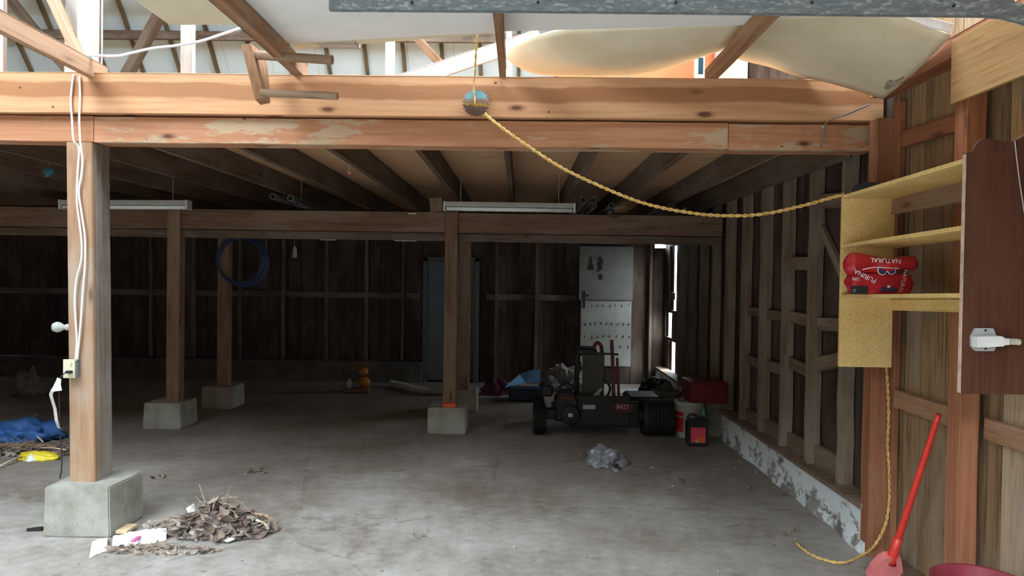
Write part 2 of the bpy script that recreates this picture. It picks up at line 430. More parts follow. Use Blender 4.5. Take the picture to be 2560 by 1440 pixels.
# ------------------------------------------------------------------ setting
XR = 2.17         # inner face of the right wall boards
YB = 10.7         # inner face of the back wall boards
XL = -8.2
def slab(name, lo, hi, mat, label=None, cat=None):
    bm = bmesh.new(); box(bm, lo, hi); return struct(mesh_obj(name, bm, mat, recentre=False, M=Matrix.Identity(4)), label, cat)
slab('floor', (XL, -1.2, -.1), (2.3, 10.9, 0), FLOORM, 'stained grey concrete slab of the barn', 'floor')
slab('ground', (-30, -30, -.2), (30, 30, -.101), GND, 'gravel yard outside the barn', 'ground')
bm = bmesh.new(); box(bm, (-18, -9.2, -.1), (14, -8, 5.3)); struct(mesh_obj('sky_blocker', bm, plain('dark_blocker', (.03, .028, .02), .95, var=.5, sc=6), recentre=False, M=Matrix.Identity(4)), 'tall hedge unseen behind the camera, added to cut off low sky', 'blocker')  # unseen block added behind the camera to keep low sky light out
def plank_wall(name, mat, x0, x1, zf, fixed, axis, w=.19, gap=.006, skip=(), label=None, backing=True, dark=None, z0=0.0, seed=1):
    """upright planks; axis 'x': wall runs along y at x=fixed, 'y': runs along x at y=fixed"""
    rg = random.Random(seed); bm = bmesh.new(); p = x0
    while p < x1-.01:
        ww = w*rg.uniform(.75, 1.25); q = min(p+ww, x1); d = rg.uniform(0, .012)
        zt = zf((p+q)/2)
        segs = [(z0, zt)]
        for (a, b, c, e) in skip:
            if q > a and p < b:
                new = []
                for (s0, s1) in segs:
                    if c > s0: new.append((s0, min(c, s1)))
                    if e < s1: new.append((max(e, s0), s1))
                segs = new
        for s0, s1 in segs:
            if s1-s0 < .02: continue
            if axis == 'x': box(bm, (fixed+d, p+gap/2, s0), (fixed+d+.02, q-gap/2, s1))
            else: box(bm, (p+gap/2, fixed+d, s0), (q-gap/2, fixed+d+.02, s1))
        p = q
    return struct(mesh_obj(name, bm, mat, recentre=False, M=Matrix.Identity(4)), label, 'wall')
def roofz(Y):
    if Y > 8.7: return 3.1+(10.6-Y)*1.2
    if Y > 5.2: return 5.38+(8.7-Y)*.36
    return 6.64-(5.2-Y)*.36
# right wall in two tones: back boards darkened to paint in the interior's shade
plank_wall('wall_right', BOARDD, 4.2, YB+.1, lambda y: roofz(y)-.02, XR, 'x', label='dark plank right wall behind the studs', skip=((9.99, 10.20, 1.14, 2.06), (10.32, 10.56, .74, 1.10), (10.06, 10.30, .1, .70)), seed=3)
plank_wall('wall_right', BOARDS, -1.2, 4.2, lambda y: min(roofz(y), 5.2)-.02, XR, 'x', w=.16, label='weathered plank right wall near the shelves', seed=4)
def back_r(y0, y1, z0, z1): slab('wall_right_backing', (XR+.033, y0, z0), (XR+.043, y1, z1), BOARDD)
back_r(-1.2, 9.98, -.1, 4.9); back_r(9.98, YB+.2, 2.06, 4.0); back_r(9.98, YB+.2, -.1, .1)
back_r(10.22, YB+.2, 1.10, 2.06); back_r(9.98, 10.32, .70, 1.14); back_r(10.56, YB+.2, .70, 1.10); back_r(9.98, 10.06, .1, .70); back_r(10.30, YB+.2, .1, .70)
plank_wall('wall_back', BOARDD, XL, XR+.06, lambda x: 3.05, YB, 'y', label='dark plank back wall', skip=((2.02, 2.16, 2.05, 2.115),), seed=5)
slab('wall_back_backing', (XL, YB+.034, -.1), (2.02, YB+.044, 3.05), BOARDD); slab('wall_back_backing', (2.02, YB+.034, -.1), (XR+.06, YB+.044, 2.05), BOARDD); slab('wall_back_backing', (2.02, YB+.034, 2.12), (XR+.06, YB+.044, 3.05), BOARDD)
slab('wall_left', (XL-.05, -1.2, -.1), (XL, YB, 6.4), BOARDD, 'dark plank left wall', 'wall')
# front wall around the doorway
bm = bmesh.new()
box(bm, (XL, -.36, 0), (FD[0], -.3, 4.62)); box(bm, (FD[1], -.36, 0), (XR+.05, -.3, 4.62)); box(bm, (FD[0], -.36, FD[3]), (FD[1], -.3, 4.62))
struct(mesh_obj('wall_front', bm, BOARDD, recentre=False, M=Matrix.Identity(4)), 'plank front wall around the open doorway', 'wall')
# roof
def roof_rect(bm, x0, x1, y0, y1, t=.04):
    vs = []
    for (x, y) in ((x0, y0), (x1, y0), (x1, y1), (x0, y1)):
        z = roofz(y) if y != 8.7 else 5.38
        vs.append((x, y, z))
    a = [bm.verts.new(v) for v in vs]; b = [bm.verts.new((v[0], v[1], v[2]+t)) for v in vs]
    bm.faces.new(a[::-1]); bm.faces.new(b)
    for i in range(4): bm.faces.new((a[i], a[(i+1) % 4], b[(i+1) % 4], b[i]))
XRR = XR+.06
bm = bmesh.new()
roof_rect(bm, XL, XRR, 8.7, 10.8)
struct(mesh_obj('ceiling', bm, LINE, recentre=False, M=Matrix.Identity(4)), 'steep white-lined back slope of the roof', 'ceiling')
bm = bmesh.new(); roof_rect(bm, XL, XRR, 5.2, 8.7)
struct(mesh_obj('ceiling', bm, LINE, recentre=False, M=Matrix.Identity(4)), 'upper back slope of the roof', 'ceiling')
bm = bmesh.new()
for (x0, x1, y0, y1) in ((XL, XRR, RB[3], 5.2), (XL, RB[0], RB[2], RB[3]), (RB[1], XRR, RB[2], RB[3]), (XL, XRR, RA[3], RB[2]), (XL, RA[0], RA[2], RA[3]), (RA[1], XRR, RA[2], RA[3]), (XL, XRR, -.4, RA[2])): roof_rect(bm, x0, x1, y0, y1)
struct(mesh_obj('ceiling', bm, BOARDD, recentre=False, M=Matrix.Identity(4)), 'front slope of the roof', 'ceiling')
# loft floor / lower ceiling
slab('ceiling', (XL, 4.42, 2.57), (XR, YB, 2.59), SOFF, 'plywood underside of the loft floor', 'ceiling')
# kerb
def kerb(name, lo, hi, mat, label, n=40):
    bm = bmesh.new(); lo, hi = V(lo), V(hi); rows = []
    long_y = (hi.y-lo.y) > (hi.x-lo.x)
    for i in range(n+1):
        t = i/n; ring = []
        for (a, z) in ((0, 0), (0, .35), (0, .7), (0, 1), (1, 1), (1, 0)):
            if long_y: p = V((lo.x+(hi.x-lo.x)*a, lo.y+(hi.y-lo.y)*t, lo.z+(hi.z-lo.z)*z))
            else: p = V((lo.x+(hi.x-lo.x)*t, lo.y+(hi.y-lo.y)*a, lo.z+(hi.z-lo.z)*z))
            if a == 0:
                d = (noise.noise(p*3.1))*.028*(1.3-z)+(.02 if z == 0 else 0)
                if long_y: p.x -= d
                else: p.y -= d
            ring.append(bm.verts.new(p))
        rows.append(ring)
    for i in range(n):
        for k in range(6): bm.faces.new((rows[i][k], rows[i][(k+1) % 6], rows[i+1][(k+1) % 6], rows[i+1][k]))
    bm.faces.new(rows[0]); bm.faces.new(rows[-1][::-1])
    return struct(mesh_obj(name, bm, mat, recentre=False, M=Matrix.Identity(4)), label, 'kerb')
kerb('trim_kerb_right', (2.05, 4.16, 0), (XR-.002, 10.68, .255), KERBM, 'rough whitewashed concrete kerb along the right wall')
kerb('trim_kerb_back', (XL+.02, 10.5, 0), (-1.45, 10.69, .30), KERBD, 'concrete kerb under the back wall')
slab('trim_sill_right', (2.02, 4.2, .255), (XR-.002, 10.6, .285), GREY, 'weathered sill board on the right kerb', 'sill')
slab('trim_sill_front_right', (2.06, -1.1, 0), (XR-.002, 4.0, .04), OLD, 'dark sill board on the floor under the near right wall', 'sill')

# ------------------------------------------------------------------ frame timbers
def timber(name, label, cat, p0, p1, h, t, mat, group=None, **kw):
    return tag(board(name, p0, p1, h, t, mat, **kw), label, cat, group)
# front beam, two tiers
timber('upper_beam', 'long orange-brown fir beam with knots, upper tier of the front beam', 'beam', (-5.2, 4.34, 2.665), (2.28-.13, 4.34, 2.675), .245, .12, BEAMU, n=24)
xa, xb = at(250, 330, 4.4).x, at(1812, 340, 4.4).x
for (a, b, lb) in ((-5.2, xa, 'short pale end of the lower front beam above the left post'), (xa+.003, xb, 'long stained middle length of the lower front beam with flaking paint'), (xb+.003, 2.12, 'paint-patched right length of the lower front beam next to the jamb')):
    timber('lower_beam', lb, 'beam', (a, 4.40, 2.459), (b, 4.40, 2.463), .158, .14, BEAML, n=16)
# jamb and second stud behind it
jx0 = 2.0
j = tag(board('jamb_post', (2.085, 4.17, 0), (2.085, 4.17, 2.535), .10, .10, FIRR, up=(0, 1, 0), n=14), 'reddish timber jamb post carrying the right end of the front beam', 'post')
timber('wall_stud', 'dark reddish stud standing beside the jamb post', 'stud', (2.15, 4.09, .04), (2.15, 4.09, 2.62), .06, .035, FIRR, up=(0, 1, 0))
# posts with footings
def footing(cx, cy, w, d, h, label, seed=0):
    bm = bmesh.new(); bmesh.ops.create_cube(bm, size=1)
    bmesh.ops.subdivide_edges(bm, edges=bm.edges[:], cuts=5, use_grid_fill=True)
    for v in bm.verts:
        k = 1.0-(v.co.z+.5)*.03
        v.co = V((v.co.x*w*k, v.co.y*d*k, (v.co.z+.5)*h))
        v.co += noise.noise_vector(v.co*7+V((seed, 0, 0)))*.004
    bmesh.ops.bevel(bm, geom=[e for e in bm.edges if len(e.link_faces) == 2 and e.calc_face_angle(0) > .8], offset=.008, segments=2, affect='EDGES')
    return tag(mesh_obj('concrete_footing', bm, FOOTM, M=Matrix.Translation((cx, cy, 0))), label, 'footing')
footing(-2.632, 4.395, .405, .39, .30, 'large pale concrete footing under the left front post', 1)
footing(-3.600, 7.315, .385, .38, .262, 'concrete footing of the post behind and right of the left front post', 2)
footing(-.722, 7.31, .385, .38, .265, 'concrete footing under the middle post, beside the orange scrap', 3)
footing(-3.515, 8.42, .37, .37, .255, 'farther concrete footing below the blue hose coil', 4)
footing(-.67, 8.43, .37, .37, .26, 'farther concrete footing half hidden behind the middle post', 5)
# left front post: two timbers nailed together, slightly leaning, one waney edge
def post(name, label, x0, x1, y0, y1, z0, z1, mat, lean=0, wane=0, seed=0):
    bm = bmesh.new(); n = 30; rows = []
    for i in range(n+1):
        t = i/n; z = z0+(z1-z0)*t; dx = lean*t
        w = wane*(noise.noise(V((0, seed, z*3.0)))+.5*noise.noise(V((3, seed, z*11.0))))
        c = .006
        rows.append([bm.verts.new(p) for p in ((x0+dx+c, y0, z), (x1+dx-c, y0, z), (x1+dx, y0+c, z), (x1+dx+w*.4, y1-c, z), (x1+dx-c+w*.3, y1+w, z), (x0+dx+c, y1, z), (x0+dx, y1-c, z), (x0+dx, y0+c, z))])
    for i in range(n):
        for k in range(8): bm.faces.new((rows[i][k], rows[i][(k+1) % 8], rows[i+1][(k+1) % 8], rows[i+1][k]))
    bm.faces.new(rows[0]); bm.faces.new(rows[-1][::-1])
    return tag(mesh_obj(name, bm, mat), label, 'post')
FIRZ = wood('post_fir', (.50, .31, .19), (.32, .17, .09), stain=(.50, .43, .36), stain_amt=.5, axis='Z')
OLDZ = wood('old_post_wood', (.25, .15, .09), (.12, .065, .038), stain=(.30, .22, .16), stain_amt=.45, axis='Z')
OLDG = wood('weathered_shaded_post_wood', (.30, .24, .20), (.15, .115, .09), stain=(.36, .33, .30), stain_amt=.6, axis='Z', var=.05)  # weathered grey, darkened to paint the shade on the post's side face
p = post('timber_post', 'pale front timber of the left front post, carrying white cables', -2.745, -2.59, 4.315, 4.353, .30, 2.378, FIRZ, -.03, .002, 4)
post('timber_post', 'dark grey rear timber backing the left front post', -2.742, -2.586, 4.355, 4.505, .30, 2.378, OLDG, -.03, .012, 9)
for (x, y, zt, lb, s) in ((-3.535, 7.27, 2.24, 'post on the footing just right of the left front post', 1), (-.705, 7.27, 2.24, 'middle post below the end of the fluorescent lamp', 2)):
    post('timber_post', lb, x-.065, x+.065, y-.065, y+.065, .262, zt, OLDZ, .004, .003, s)
for (x, y, lb, s) in ((-3.50, 8.40, 'farther post wearing the blue hose coil', 3), (-.655, 8.42, 'farther post standing right behind the middle post', 4)):
    post('timber_post', lb, x-.065, x+.065, y-.06, y+.06, .255, 2.06, OLDZ, .004, .003, s)
# second-row beam: two tiers in lengths, third row beam behind it
timber('cross_beam', 'dark upper cross beam left of the middle post', 'beam', (-7.9, 7.29, 2.135), (-.772, 7.29, 2.135), .205, .11, OLDP, n=24)
timber('cross_beam', 'dark upper cross beam between the middle post and the right wall', 'beam', (-.638, 7.29, 2.13), (2.04, 7.29, 2.13), .205, .11, OLDP, n=16)
timber('cross_beam', 'thin dark lower beam left of the middle post', 'beam', (-7.9, 7.31, 1.99), (-.772, 7.31, 1.99), .08, .07, OLD, n=24)
timber('cross_beam', 'thin dark lower beam right of the middle post', 'beam', (-.638, 7.31, 1.985), (2.04, 7.31, 1.985), .08, .07, OLD, n=16)
timber('cross_beam', 'rear cross beam on the two farther posts', 'beam', (-7.9, 8.41, 2.15), (2.04, 8.41, 2.15), .17, .11, OLD, n=24)
# floor joists
jx = [-.096+.563*k for k in range(-9, 4)]
names = ['ninth', 'eighth', 'seventh', 'sixth', 'fifth', 'fourth', 'third', 'second', 'first']
for i, x in enumerate(jx):
    if i < 9: lb = f'{names[i]} dark floor joist to the left of the one pointing straight back'
    elif i == 9: lb = 'dark floor joist pointing straight back, right behind the hanging saw blade'
    else: lb = f'{ORD[i-10]} dark floor joist to the right of the one pointing straight back'
    timber('floor_joist', lb, 'joist', (x, 4.475, 2.478), (x, 10.6, 2.478), .186, .04, OLD, group='joists under the loft floor', n=10)
timber('floor_joist', 'dark edge joist of the loft floor against the right wall studs', 'joist', (2.03, 4.475, 2.46), (2.03, 10.6, 2.46), .20, .045, OLD, n=10)
# blocks between cross beam and joists
timber('packing_block', 'pale sawn block standing on the cross beam left of the right lamp', 'block', (at(1093, 530, 7.26).x, 7.27, 2.24), (at(1090, 495, 7.26).x, 7.27, 2.383), .09, .13, GREY, up=(0, 1, 0), n=2)
# right wall studs behind the jamb
for k in range(12):
    y = 4.61+.515*k
    if y > 9.6: continue
    timber('wall_stud', f'{ORD[k]} upright stud behind the jamb along the right wall, counted from the front', 'stud', (2.115, y, .285), (2.115, y, 2.565), .10 if k % 2 else .095, .042, GREY if k < 7 else OLD, group='studs of the right wall', up=(1, 0, 0), rough=.004)
# girts and short noggins of the right wall
def nog(k0, z0, z1, h, label, k1=None):
    k1 = k0+1 if k1 is None else k1
    ya, yb = 4.61+.515*k0+.025, 4.61+.515*k1-.025
    timber('noggin', label, 'noggin', (2.145, ya, z0), (2.145, yb, z1), h, .045, GREY if k0 < 5 else OLD, n=4)
nog(0, 1.31, 1.29, .09, 'upper noggin in the first stud bay behind the jamb'); nog(1, 1.30, 1.31, .09, 'upper noggin in the second stud bay behind the jamb')
nog(2, 1.30, 1.30, .08, 'upper noggin in the third stud bay behind the jamb'); nog(3, 1.30, 1.31, .08, 'upper noggin in the fourth stud bay')
nog(0, 1.10, 1.00, .10, 'lower sloping noggin in the first stud bay behind the jamb'); nog(1, .92, .95, .09, 'lower noggin in the second stud bay'); nog(2, .88, .86, .09, 'lower noggin in the third stud bay'); nog(3, .84, .86, .09, 'lower noggin in the fourth stud bay')
nog(1, 1.72, 1.73, .10, 'topmost noggin in the second stud bay'); nog(0, 2.13, 2.16, .10, 'high noggin in the first stud bay under the beam end')
timber('diagonal_brace', 'diagonal brace crossing the first stud bay by the shelf unit', 'brace', atx(2055, 570, 2.15), atx(2112, 700, 2.15), .07, .03, GREY, n=4)
for k, (zc, hh) in enumerate(((.36, .15), (.35, .13), (.35, .14), (.35, .12))):
    timber('sill_block', f'short block on the sill in the {ORD[k]} stud bay behind the jamb', 'block', (2.14, 4.61+.515*k+.03, zc), (2.14, 4.61+.515*(k+1)-.03, zc-.01), hh, .045, GREY, n=3)
timber('sill_block', 'bent pale block on the kerb end next to the jamb', 'block', (2.11, 4.28, .285), (2.11, 4.28, .48), .07, .05, PALE, up=(0, 1, 0), n=3)
# near right wall
timber('wall_stud', 'orange-brown square post in the near right wall, behind the shelves', 'stud', (2.085, 3.35, .04), (2.085, 3.35, 2.66), .095, .09, FIRR, up=(0, 1, 0), n=14)
timber('wall_stud', 'nearer stud of the right wall, mostly hidden by the dark end panel', 'stud', (2.11, 2.45, .04), (2.11, 2.45, 2.66), .09, .06, FIRR, up=(0, 1, 0), n=10)
timber('wall_stud', 'nearest stud of the right wall at the frame edge', 'stud', (2.11, 1.6, .04), (2.11, 1.6, 2.66), .09, .06, FIRR, up=(0, 1, 0), n=10)
timber('girt', 'rough horizontal girt between jamb stud and orange post, lower one', 'girt', (2.148, 3.42, .93), (2.148, 4.05, .93), .10, .035, BROWN, rough=.006)
timber('girt', 'rough horizontal girt right of the orange post', 'girt', (2.148, 2.50, .93), (2.148, 3.28, .93), .10, .035, BROWN, rough=.006)
timber('girt', 'high reddish girt left of the orange post above the shelves', 'girt', (2.148, 3.42, 2.39), (2.148, 4.05, 2.40), .09, .035, FIRR, rough=.004)
timber('wall_plate', 'reddish top plate running along the near right wall', 'plate', (2.10, -1.1, 2.72), (2.10, 4.22, 2.72), .10, .12, FIRR, n=12)
bm = bmesh.new(); box(bm, (2.012, .6, 2.435), (2.03, 3.39, 2.735), .002)
tag(mesh_obj('plywood_panel', bm, PLY), 'yellow-brown plywood panel nailed high on the near right wall', 'panel')
# back wall studs, dark
k = 0
for x in (-6.2, -5.55, -4.9, -4.2, -3.55, -2.9, -2.3, -1.75, -.35, .25, 1.95):
    timber('back_wall_stud', ('%s dark stud on the back wall, counted from the left' % ORD[k]), 'stud', (x, 10.655, .31 if x < -1.5 else 0), (x, 10.655, 2.56), .085, .045, OLD, group='studs of the back wall', up=(0, 1, 0), n=6); k += 1
timber('back_wall_rail', 'dark horizontal rail across the back wall left of the door', 'rail', (-7.9, 10.68, 1.28), (-1.5, 10.68, 1.28), .09, .03, OLD)
timber('back_wall_rail', 'dark horizontal rail across the back wall left of the pegboards', 'rail', (-.5, 10.68, 1.28), (.85, 10.68, 1.28), .09, .03, OLD)

# ------------------------------------------------------------------ overhead: ceiling joists and drywall
CJ = (-2.62, -1.353, -.12, 1.135)
cl = ['pale', 'brown', 'brown', 'brown']
timber('ceiling_joist', 'pale angled ceiling joist above the left front post', 'joist', (-2.60, 4.42, 2.81), (-2.66, 1.2, 2.90), .105, .045, FIR, n=10)
timber('ceiling_joist', 'brown ceiling joist carrying the peg rack', 'joist', (-1.353, 4.39, 2.835), (-1.353, -.9, 2.845), .095, .062, BROWN, n=12)
timber('ceiling_joist', 'brown ceiling joist above the saw blade', 'joist', (-.12, 4.39, 2.835), (-.13, -.9, 2.845), .089, .04, BROWN, n=12)
timber('ceiling_joist', 'brown ceiling joist on the right, crossing the sagging sheets', 'joist', (1.135, 4.39, 2.835), (1.135, -.9, 2.845), .089, .05, BROWN, n=12)
for a, b, lb, mt, t, yy in (((133, 0), (200, 140), 'pale diagonal brace rising left from the top of the left post', FIR, .045, 4.30),):
    p0, p1 = at(*b, yy), at(*a, yy); p1 = p0+(p1-p0)*3.2
    timber('diagonal_brace', lb, 'brace', p0, p1, .085, t, mt, up=(0, 1, 0))
timber('loft_upright', 'pale double upright standing on the beam above the left front post', 'upright', (at(217, 190, 4.36).x, 4.37, 2.79), (at(221, 190, 4.36).x, 4.37, 4.3), .09, .088, PALE, up=(0, 1, 0))
timber('loft_upright', 'wide grey board standing behind the double upright', 'upright', (at(211, 190, 4.45).x, 4.44, 2.79), (at(213, 190, 4.45).x, 4.44, 4.3), .02, .235, PALE, up=(0, 1, 0))
timber('loft_upright', 'pale upright at the left edge of the loft', 'upright', (at(4, 190, 4.45).x, 4.44, 2.79), (at(2, 190, 4.45).x, 4.44, 4.3), .04, .06, PALE, up=(0, 1, 0))
def plate_(cx, cy, Y, w, h, lb, tilt=0):
    bm = bmesh.new(); c = at(cx, cy, Y)
    box(bm, (-w/2, -.002, -h/2), (w/2, .002, h/2), .0005, Matrix.Translation(c) @ Matrix.Rotation(tilt, 4, 'Y'))
    tag(mesh_obj('nail_plate', bm, BLUET), lb, 'plate')
plate_(221, 152, 4.285, .052, .085, 'blue perforated nail plate at the foot of the pale uprights', -.1)
plate_(1752, 165, 4.38, .03, .10, 'blue nail plate beside the right brown ceiling joist')
plate_(734, 163, 4.395, .035, .07, 'blue nail plate behind the brown ceiling joist with the peg rack')
# drywall sheets at z 2.885
def flat_sheet(name, pts, z, th, mat, label, sag=0.0, ny=10):
    (ax, ay), (bx, by), (cx, cy), (dx, dy) = pts      # near-left, near-right, far-right, far-left
    g = []
    for i in range(ny+1):
        t = i/ny; row = []
        for k in range(ny+1):
            s = k/ny
            x = (ax*(1-s)+bx*s)*(1-t)+(dx*(1-s)+cx*s)*t; y = (ay*(1-s)+by*s)*(1-t)+(dy*(1-s)+cy*s)*t
            row.append(V((x, y, z-sag*math.sin(PI*s)*t)))
        g.append(row)
    bm = bmesh.new(); sheet(bm, g, -th); return tag(mesh_obj(name, bm, mat, smooth=False), label, 'sheet')
ZC = 2.893
A = at(415, 62, 3.72); 
flat_sheet('drywall_sheet', ((-1.86, .9), (-1.385, .9), (-1.33, 3.72), (-1.86, 3.74)), ZC, .013, DRYB, 'narrow tan ceiling sheet left of the joist with the peg rack')
flat_sheet('drywall_sheet', ((-1.37, -.8), (-.13, -.8), (-.13, 3.80), (-1.37, 4.03)), ZC, .013, DRYW, 'white ceiling sheet left of the joist above the saw blade', .0)
flat_sheet('drywall_sheet', ((-.125, -.8), (1.13, -.8), (1.13, 3.66), (-.125, 3.79)), ZC, .013, DRYW, 'white ceiling sheet between the two right ceiling joists')
flat_sheet('drywall_sheet', ((1.135, -.8), (2.0, -.8), (1.55, 3.40), (1.135, 3.66)), ZC, .013, DRYW, 'white ceiling sheet beyond the right ceiling joist')
flat_sheet('drywall_sheet', ((-1.33, 3.2), (-.14, 3.2), (-.14, 3.86), (-1.33, 4.18)), ZC+.016, .013, DRYB, 'tan edge strip lying on the white ceiling sheet')
# sagging tan sheets: built from lower edge (far) and upper edge (near)
def drape(name, lower, upper, label, bulge=.0, n=24):
    def samp(pl, t):
        P = smooth_path(pl, 8); L = [0]
        for a, b in zip(P, P[1:]): L.append(L[-1]+(b-a).length)
        d = t*L[-1]
        for i in range(len(P)-1):
            if L[i+1] >= d: return P[i].lerp(P[i+1], (d-L[i])/max(1e-6, L[i+1]-L[i]))
        return P[-1]
    g = []
    for i in range(13):
        u = i/12
        g.append([samp(upper, k/n).lerp(samp(lower, k/n), u)+V((0, 0, -bulge*math.sin(PI*u))) for k in range(n+1)])
    bm = bmesh.new(); sheet(bm, g, -.012)
    return tag(mesh_obj(name, bm, DRYB, smooth=True), label, 'sheet')
drape('sagging_drywall', [at(1257, 138, 4.50), at(1290, 165, 4.50), at(1345, 187, 4.50), at(1460, 193, 4.50), at(1590, 190, 4.50), at(1690, 165, 4.48), at(1745, 146, 4.46), at(1800, 128, 4.44)],
      [at(1262, 130, 4.45), at(1330, 95, 4.2), at(1400, 77, 3.95), at(1500, 68, 3.80), at(1600, 62, 3.74), at(1700, 60, 3.70), at(1780, 58, 3.68), at(1862, 55, 3.66)],
      'left sagging tan drywall sheet with a curled tip resting on the beam', .02)
drape('sagging_drywall', [at(1808, 128, 4.42), at(1850, 150, 4.42), at(1925, 168, 4.40), at(1990, 190, 4.30), at(2060, 205, 4.24), at(2130, 224, 4.2), at(2207, 248, 4.12)],
      [at(1864, 52, 3.64), at(1900, 45, 3.6), at(2000, 35, 3.50), at(2100, 25, 3.42), at(2190, 20, 3.36), at(2290, 58, 3.40), at(2377, 92, 3.41)],
      'right sagging tan drywall sheet drooping over the beam end by the wall', .015)
timber('bright_strip', 'white strip painting a band of light under the roof right of the sagging sheet', 'board', at(2188, 24, 3.40)+V((0, 0, .022)), at(2378, 84, 3.40)+V((0, 0, .022)), .045, .012, WPRINT)  # strip coloured white to stand in for a bright band of light
# torn lump of old paper at the wall
bm = bmesh.new(); bmesh.ops.create_icosphere(bm, subdivisions=3, radius=1)
c = at(2255, 180, 3.86)
for v in bm.verts: v.co = c+V((v.co.x*.035, v.co.y*.20, v.co.z*.04-(v.co.y*.03)))+noise.noise_vector(v.co*2.5)*.022
tag(mesh_obj('paper_scrap', bm, plain('torn_dusty_paper', (.36, .31, .25), .9, var=.5, sc=20)), 'torn dusty scrap hanging at the wall edge of the sagging sheet', 'scrap')
# loose planks in the loft
timber('loose_plank', 'white mouldy plank leaning in the loft behind the saw blade', 'plank', at(1045, 192, 5.0).lerp(at(1350, 92, 5.2), -.98), at(1350, 92, 5.2), .11, .03, PALE, n=10)
timber('loose_plank', 'short white plank lying high in the loft right of the peg rack', 'plank', (-1.34, 4.13, 2.936), at(895, 110, 4.06), .035, .08, PALE)
timber('loft_upright', 'bright white stud rising from the loft left of the peg rack', 'upright', (at(470, 190, 5.2).x, 5.2, 2.6), (at(470, 190, 5.2).x, 5.2, 4.9), .05, .09, PALE, up=(0, 1, 0))
timber('loft_upright', 'white stud in the loft left of the leaning plank', 'upright', (at(975, 190, 6.2).x, 6.2, 2.6), (at(975, 190, 6.2).x, 6.2, 5.6), .06, .075, PALE, up=(0, 1, 0))
timber('loft_upright', 'pale stud in the loft right behind the brown joist above the blade', 'upright', (at(1272, 190, 6.4).x, 6.4, 2.6), (at(1272, 190, 6.4).x, 6.4, 5.6), .06, .05, PALE, up=(0, 1, 0))
timber('loft_upright', 'white stud beside the orange sheet in the loft', 'upright', (at(1748, 190, 6.4).x, 6.4, 2.6), (at(1748, 190, 6.4).x, 6.4, 5.6), .06, .085, PALE, up=(0, 1, 0))
timber('diagonal_brace', 'brown brace leaning in the loft above the white plank', 'brace', at(1112, 172, 7.0), at(985, 30, 7.4), .07, .06, BROWN)
timber('diagonal_brace', 'dark thick brace crossing the loft left of the white stud', 'brace', at(310, 200, 8.2), at(430, -20, 8.2), .13, .09, OLD, up=(0, 1, 0))
timber('diagonal_brace', 'dark thick brace at the far left of the loft', 'brace', at(10, -20, 8.2), at(190, 200, 8.2), .12, .09, OLD, up=(0, 1, 0))
timber('loft_purlin', 'long mould-spotted purlin across the white back roof slope', 'purlin', (XL+.1, 9.14, roofz(9.28)-.06), (2.1, 9.14, roofz(9.28)-.06), .11, .05, wood('mouldy_purlin', (.17, .11, .08), (.07, .045, .035), knots=.5, stain=(.5, .42, .32), stain_amt=.5, stain_sc=.6), n=12)
timber('loft_purlin', 'upper dark purlin across the back roof slope', 'purlin', (XL+.1, 8.62, 4.98), (2.1, 8.62, 4.98), .14, .05, OLD, n=12)
rx = at(905, 125, 9.2).x
for i in range(-10, 8):
    x = rx+i*.505
    if x > 2.1 or x < XL+.1: continue
    lb = 'thin dark rafter on the white back slope, straight above the leaning brace' if i == 1 else (f'{ORD[abs(i)]} thin dark rafter left of the peg dowel end' if i < 0 else f'{ORD[i]} thin dark rafter counted rightwards from the peg dowel end')
    ya, yb = 10.4, 8.75; t = .035
    timber('rafter', lb, 'rafter', (x, ya, roofz(ya)-t*2.0), (x, yb, roofz(yb)-t*2.0), .04, .045, RAFT, group='rafters on the white back slope', n=6)
# orange sheet and white board in the loft, right
g = []
for i in range(9):
    row = []
    for k in range(13):
        s, t = k/12, i/8; P = at(1575+s*213, 120+t*110, 7.6+.35*s); P.y += .04*math.sin(s*7+t*2); row.append(P)
    g.append(row)
bm = bmesh.new(); sheet(bm, g, -.006); tag(mesh_obj('orange_sheet', bm, OSHEET, smooth=True), 'bright orange sheet hanging in the loft above the beam', 'sheet')
bm = bmesh.new(); box(bm, (XR-.03, 6.9, 2.6), (XR-.012, 9.0, 4.8)); tag(mesh_obj('white_board', bm, DRYW), 'white board fixed to the loft end wall beside the orange sheet', 'board')

# ------------------------------------------------------------------ garage door track
tr = empty('door_track', at(1600, 10, 2.2), 'galvanised steel track with a bend at the right, hung across the top', 'track')
path = [at(822, 2, 2.2), at(1300, 5, 2.2), at(1800, 10, 2.2), at(2470, 17, 2.2)]
e = path[-1]; Rr = .36
for k in range(1, 11):
    a = k*PI/20; path.append(e+V((Rr*math.sin(a), 0, -Rr*(1-math.cos(a)))))
path.append(path[-1]+V((0, 0, -.25)))
def sweep(bm, pts, prof):
    rings = []
    for i, p in enumerate(pts):
        t = (pts[min(i+1, len(pts)-1)]-pts[max(0, i-1)]).normalized(); nrm = V((-t.z, 0, t.x))
        rings.append([bm.verts.new(p+V((0, a, 0))+nrm*b) for a, b in prof])
    m = len(prof)
    for i in range(len(pts)-1):
        for k in range(m): bm.faces.new((rings[i][k], rings[i][(k+1) % m], rings[i+1][(k+1) % m], rings[i+1][k]))
    bm.faces.new(rings[0]); bm.faces.new(rings[-1][::-1])
h = .026; b_ = .022
prof = [(0, -h), (0, h), (b_, h), (b_, h-.008), (b_-.002, h-.008), (b_-.002, h-.002), (.002, h-.002), (.002, -h+.002), (b_-.002, -h+.002), (b_-.002, -h+.008), (b_, -h+.008), (b_, -h)]
bm = bmesh.new(); sweep(bm, path, prof); mesh_obj('channel', bm, GALV, tr)
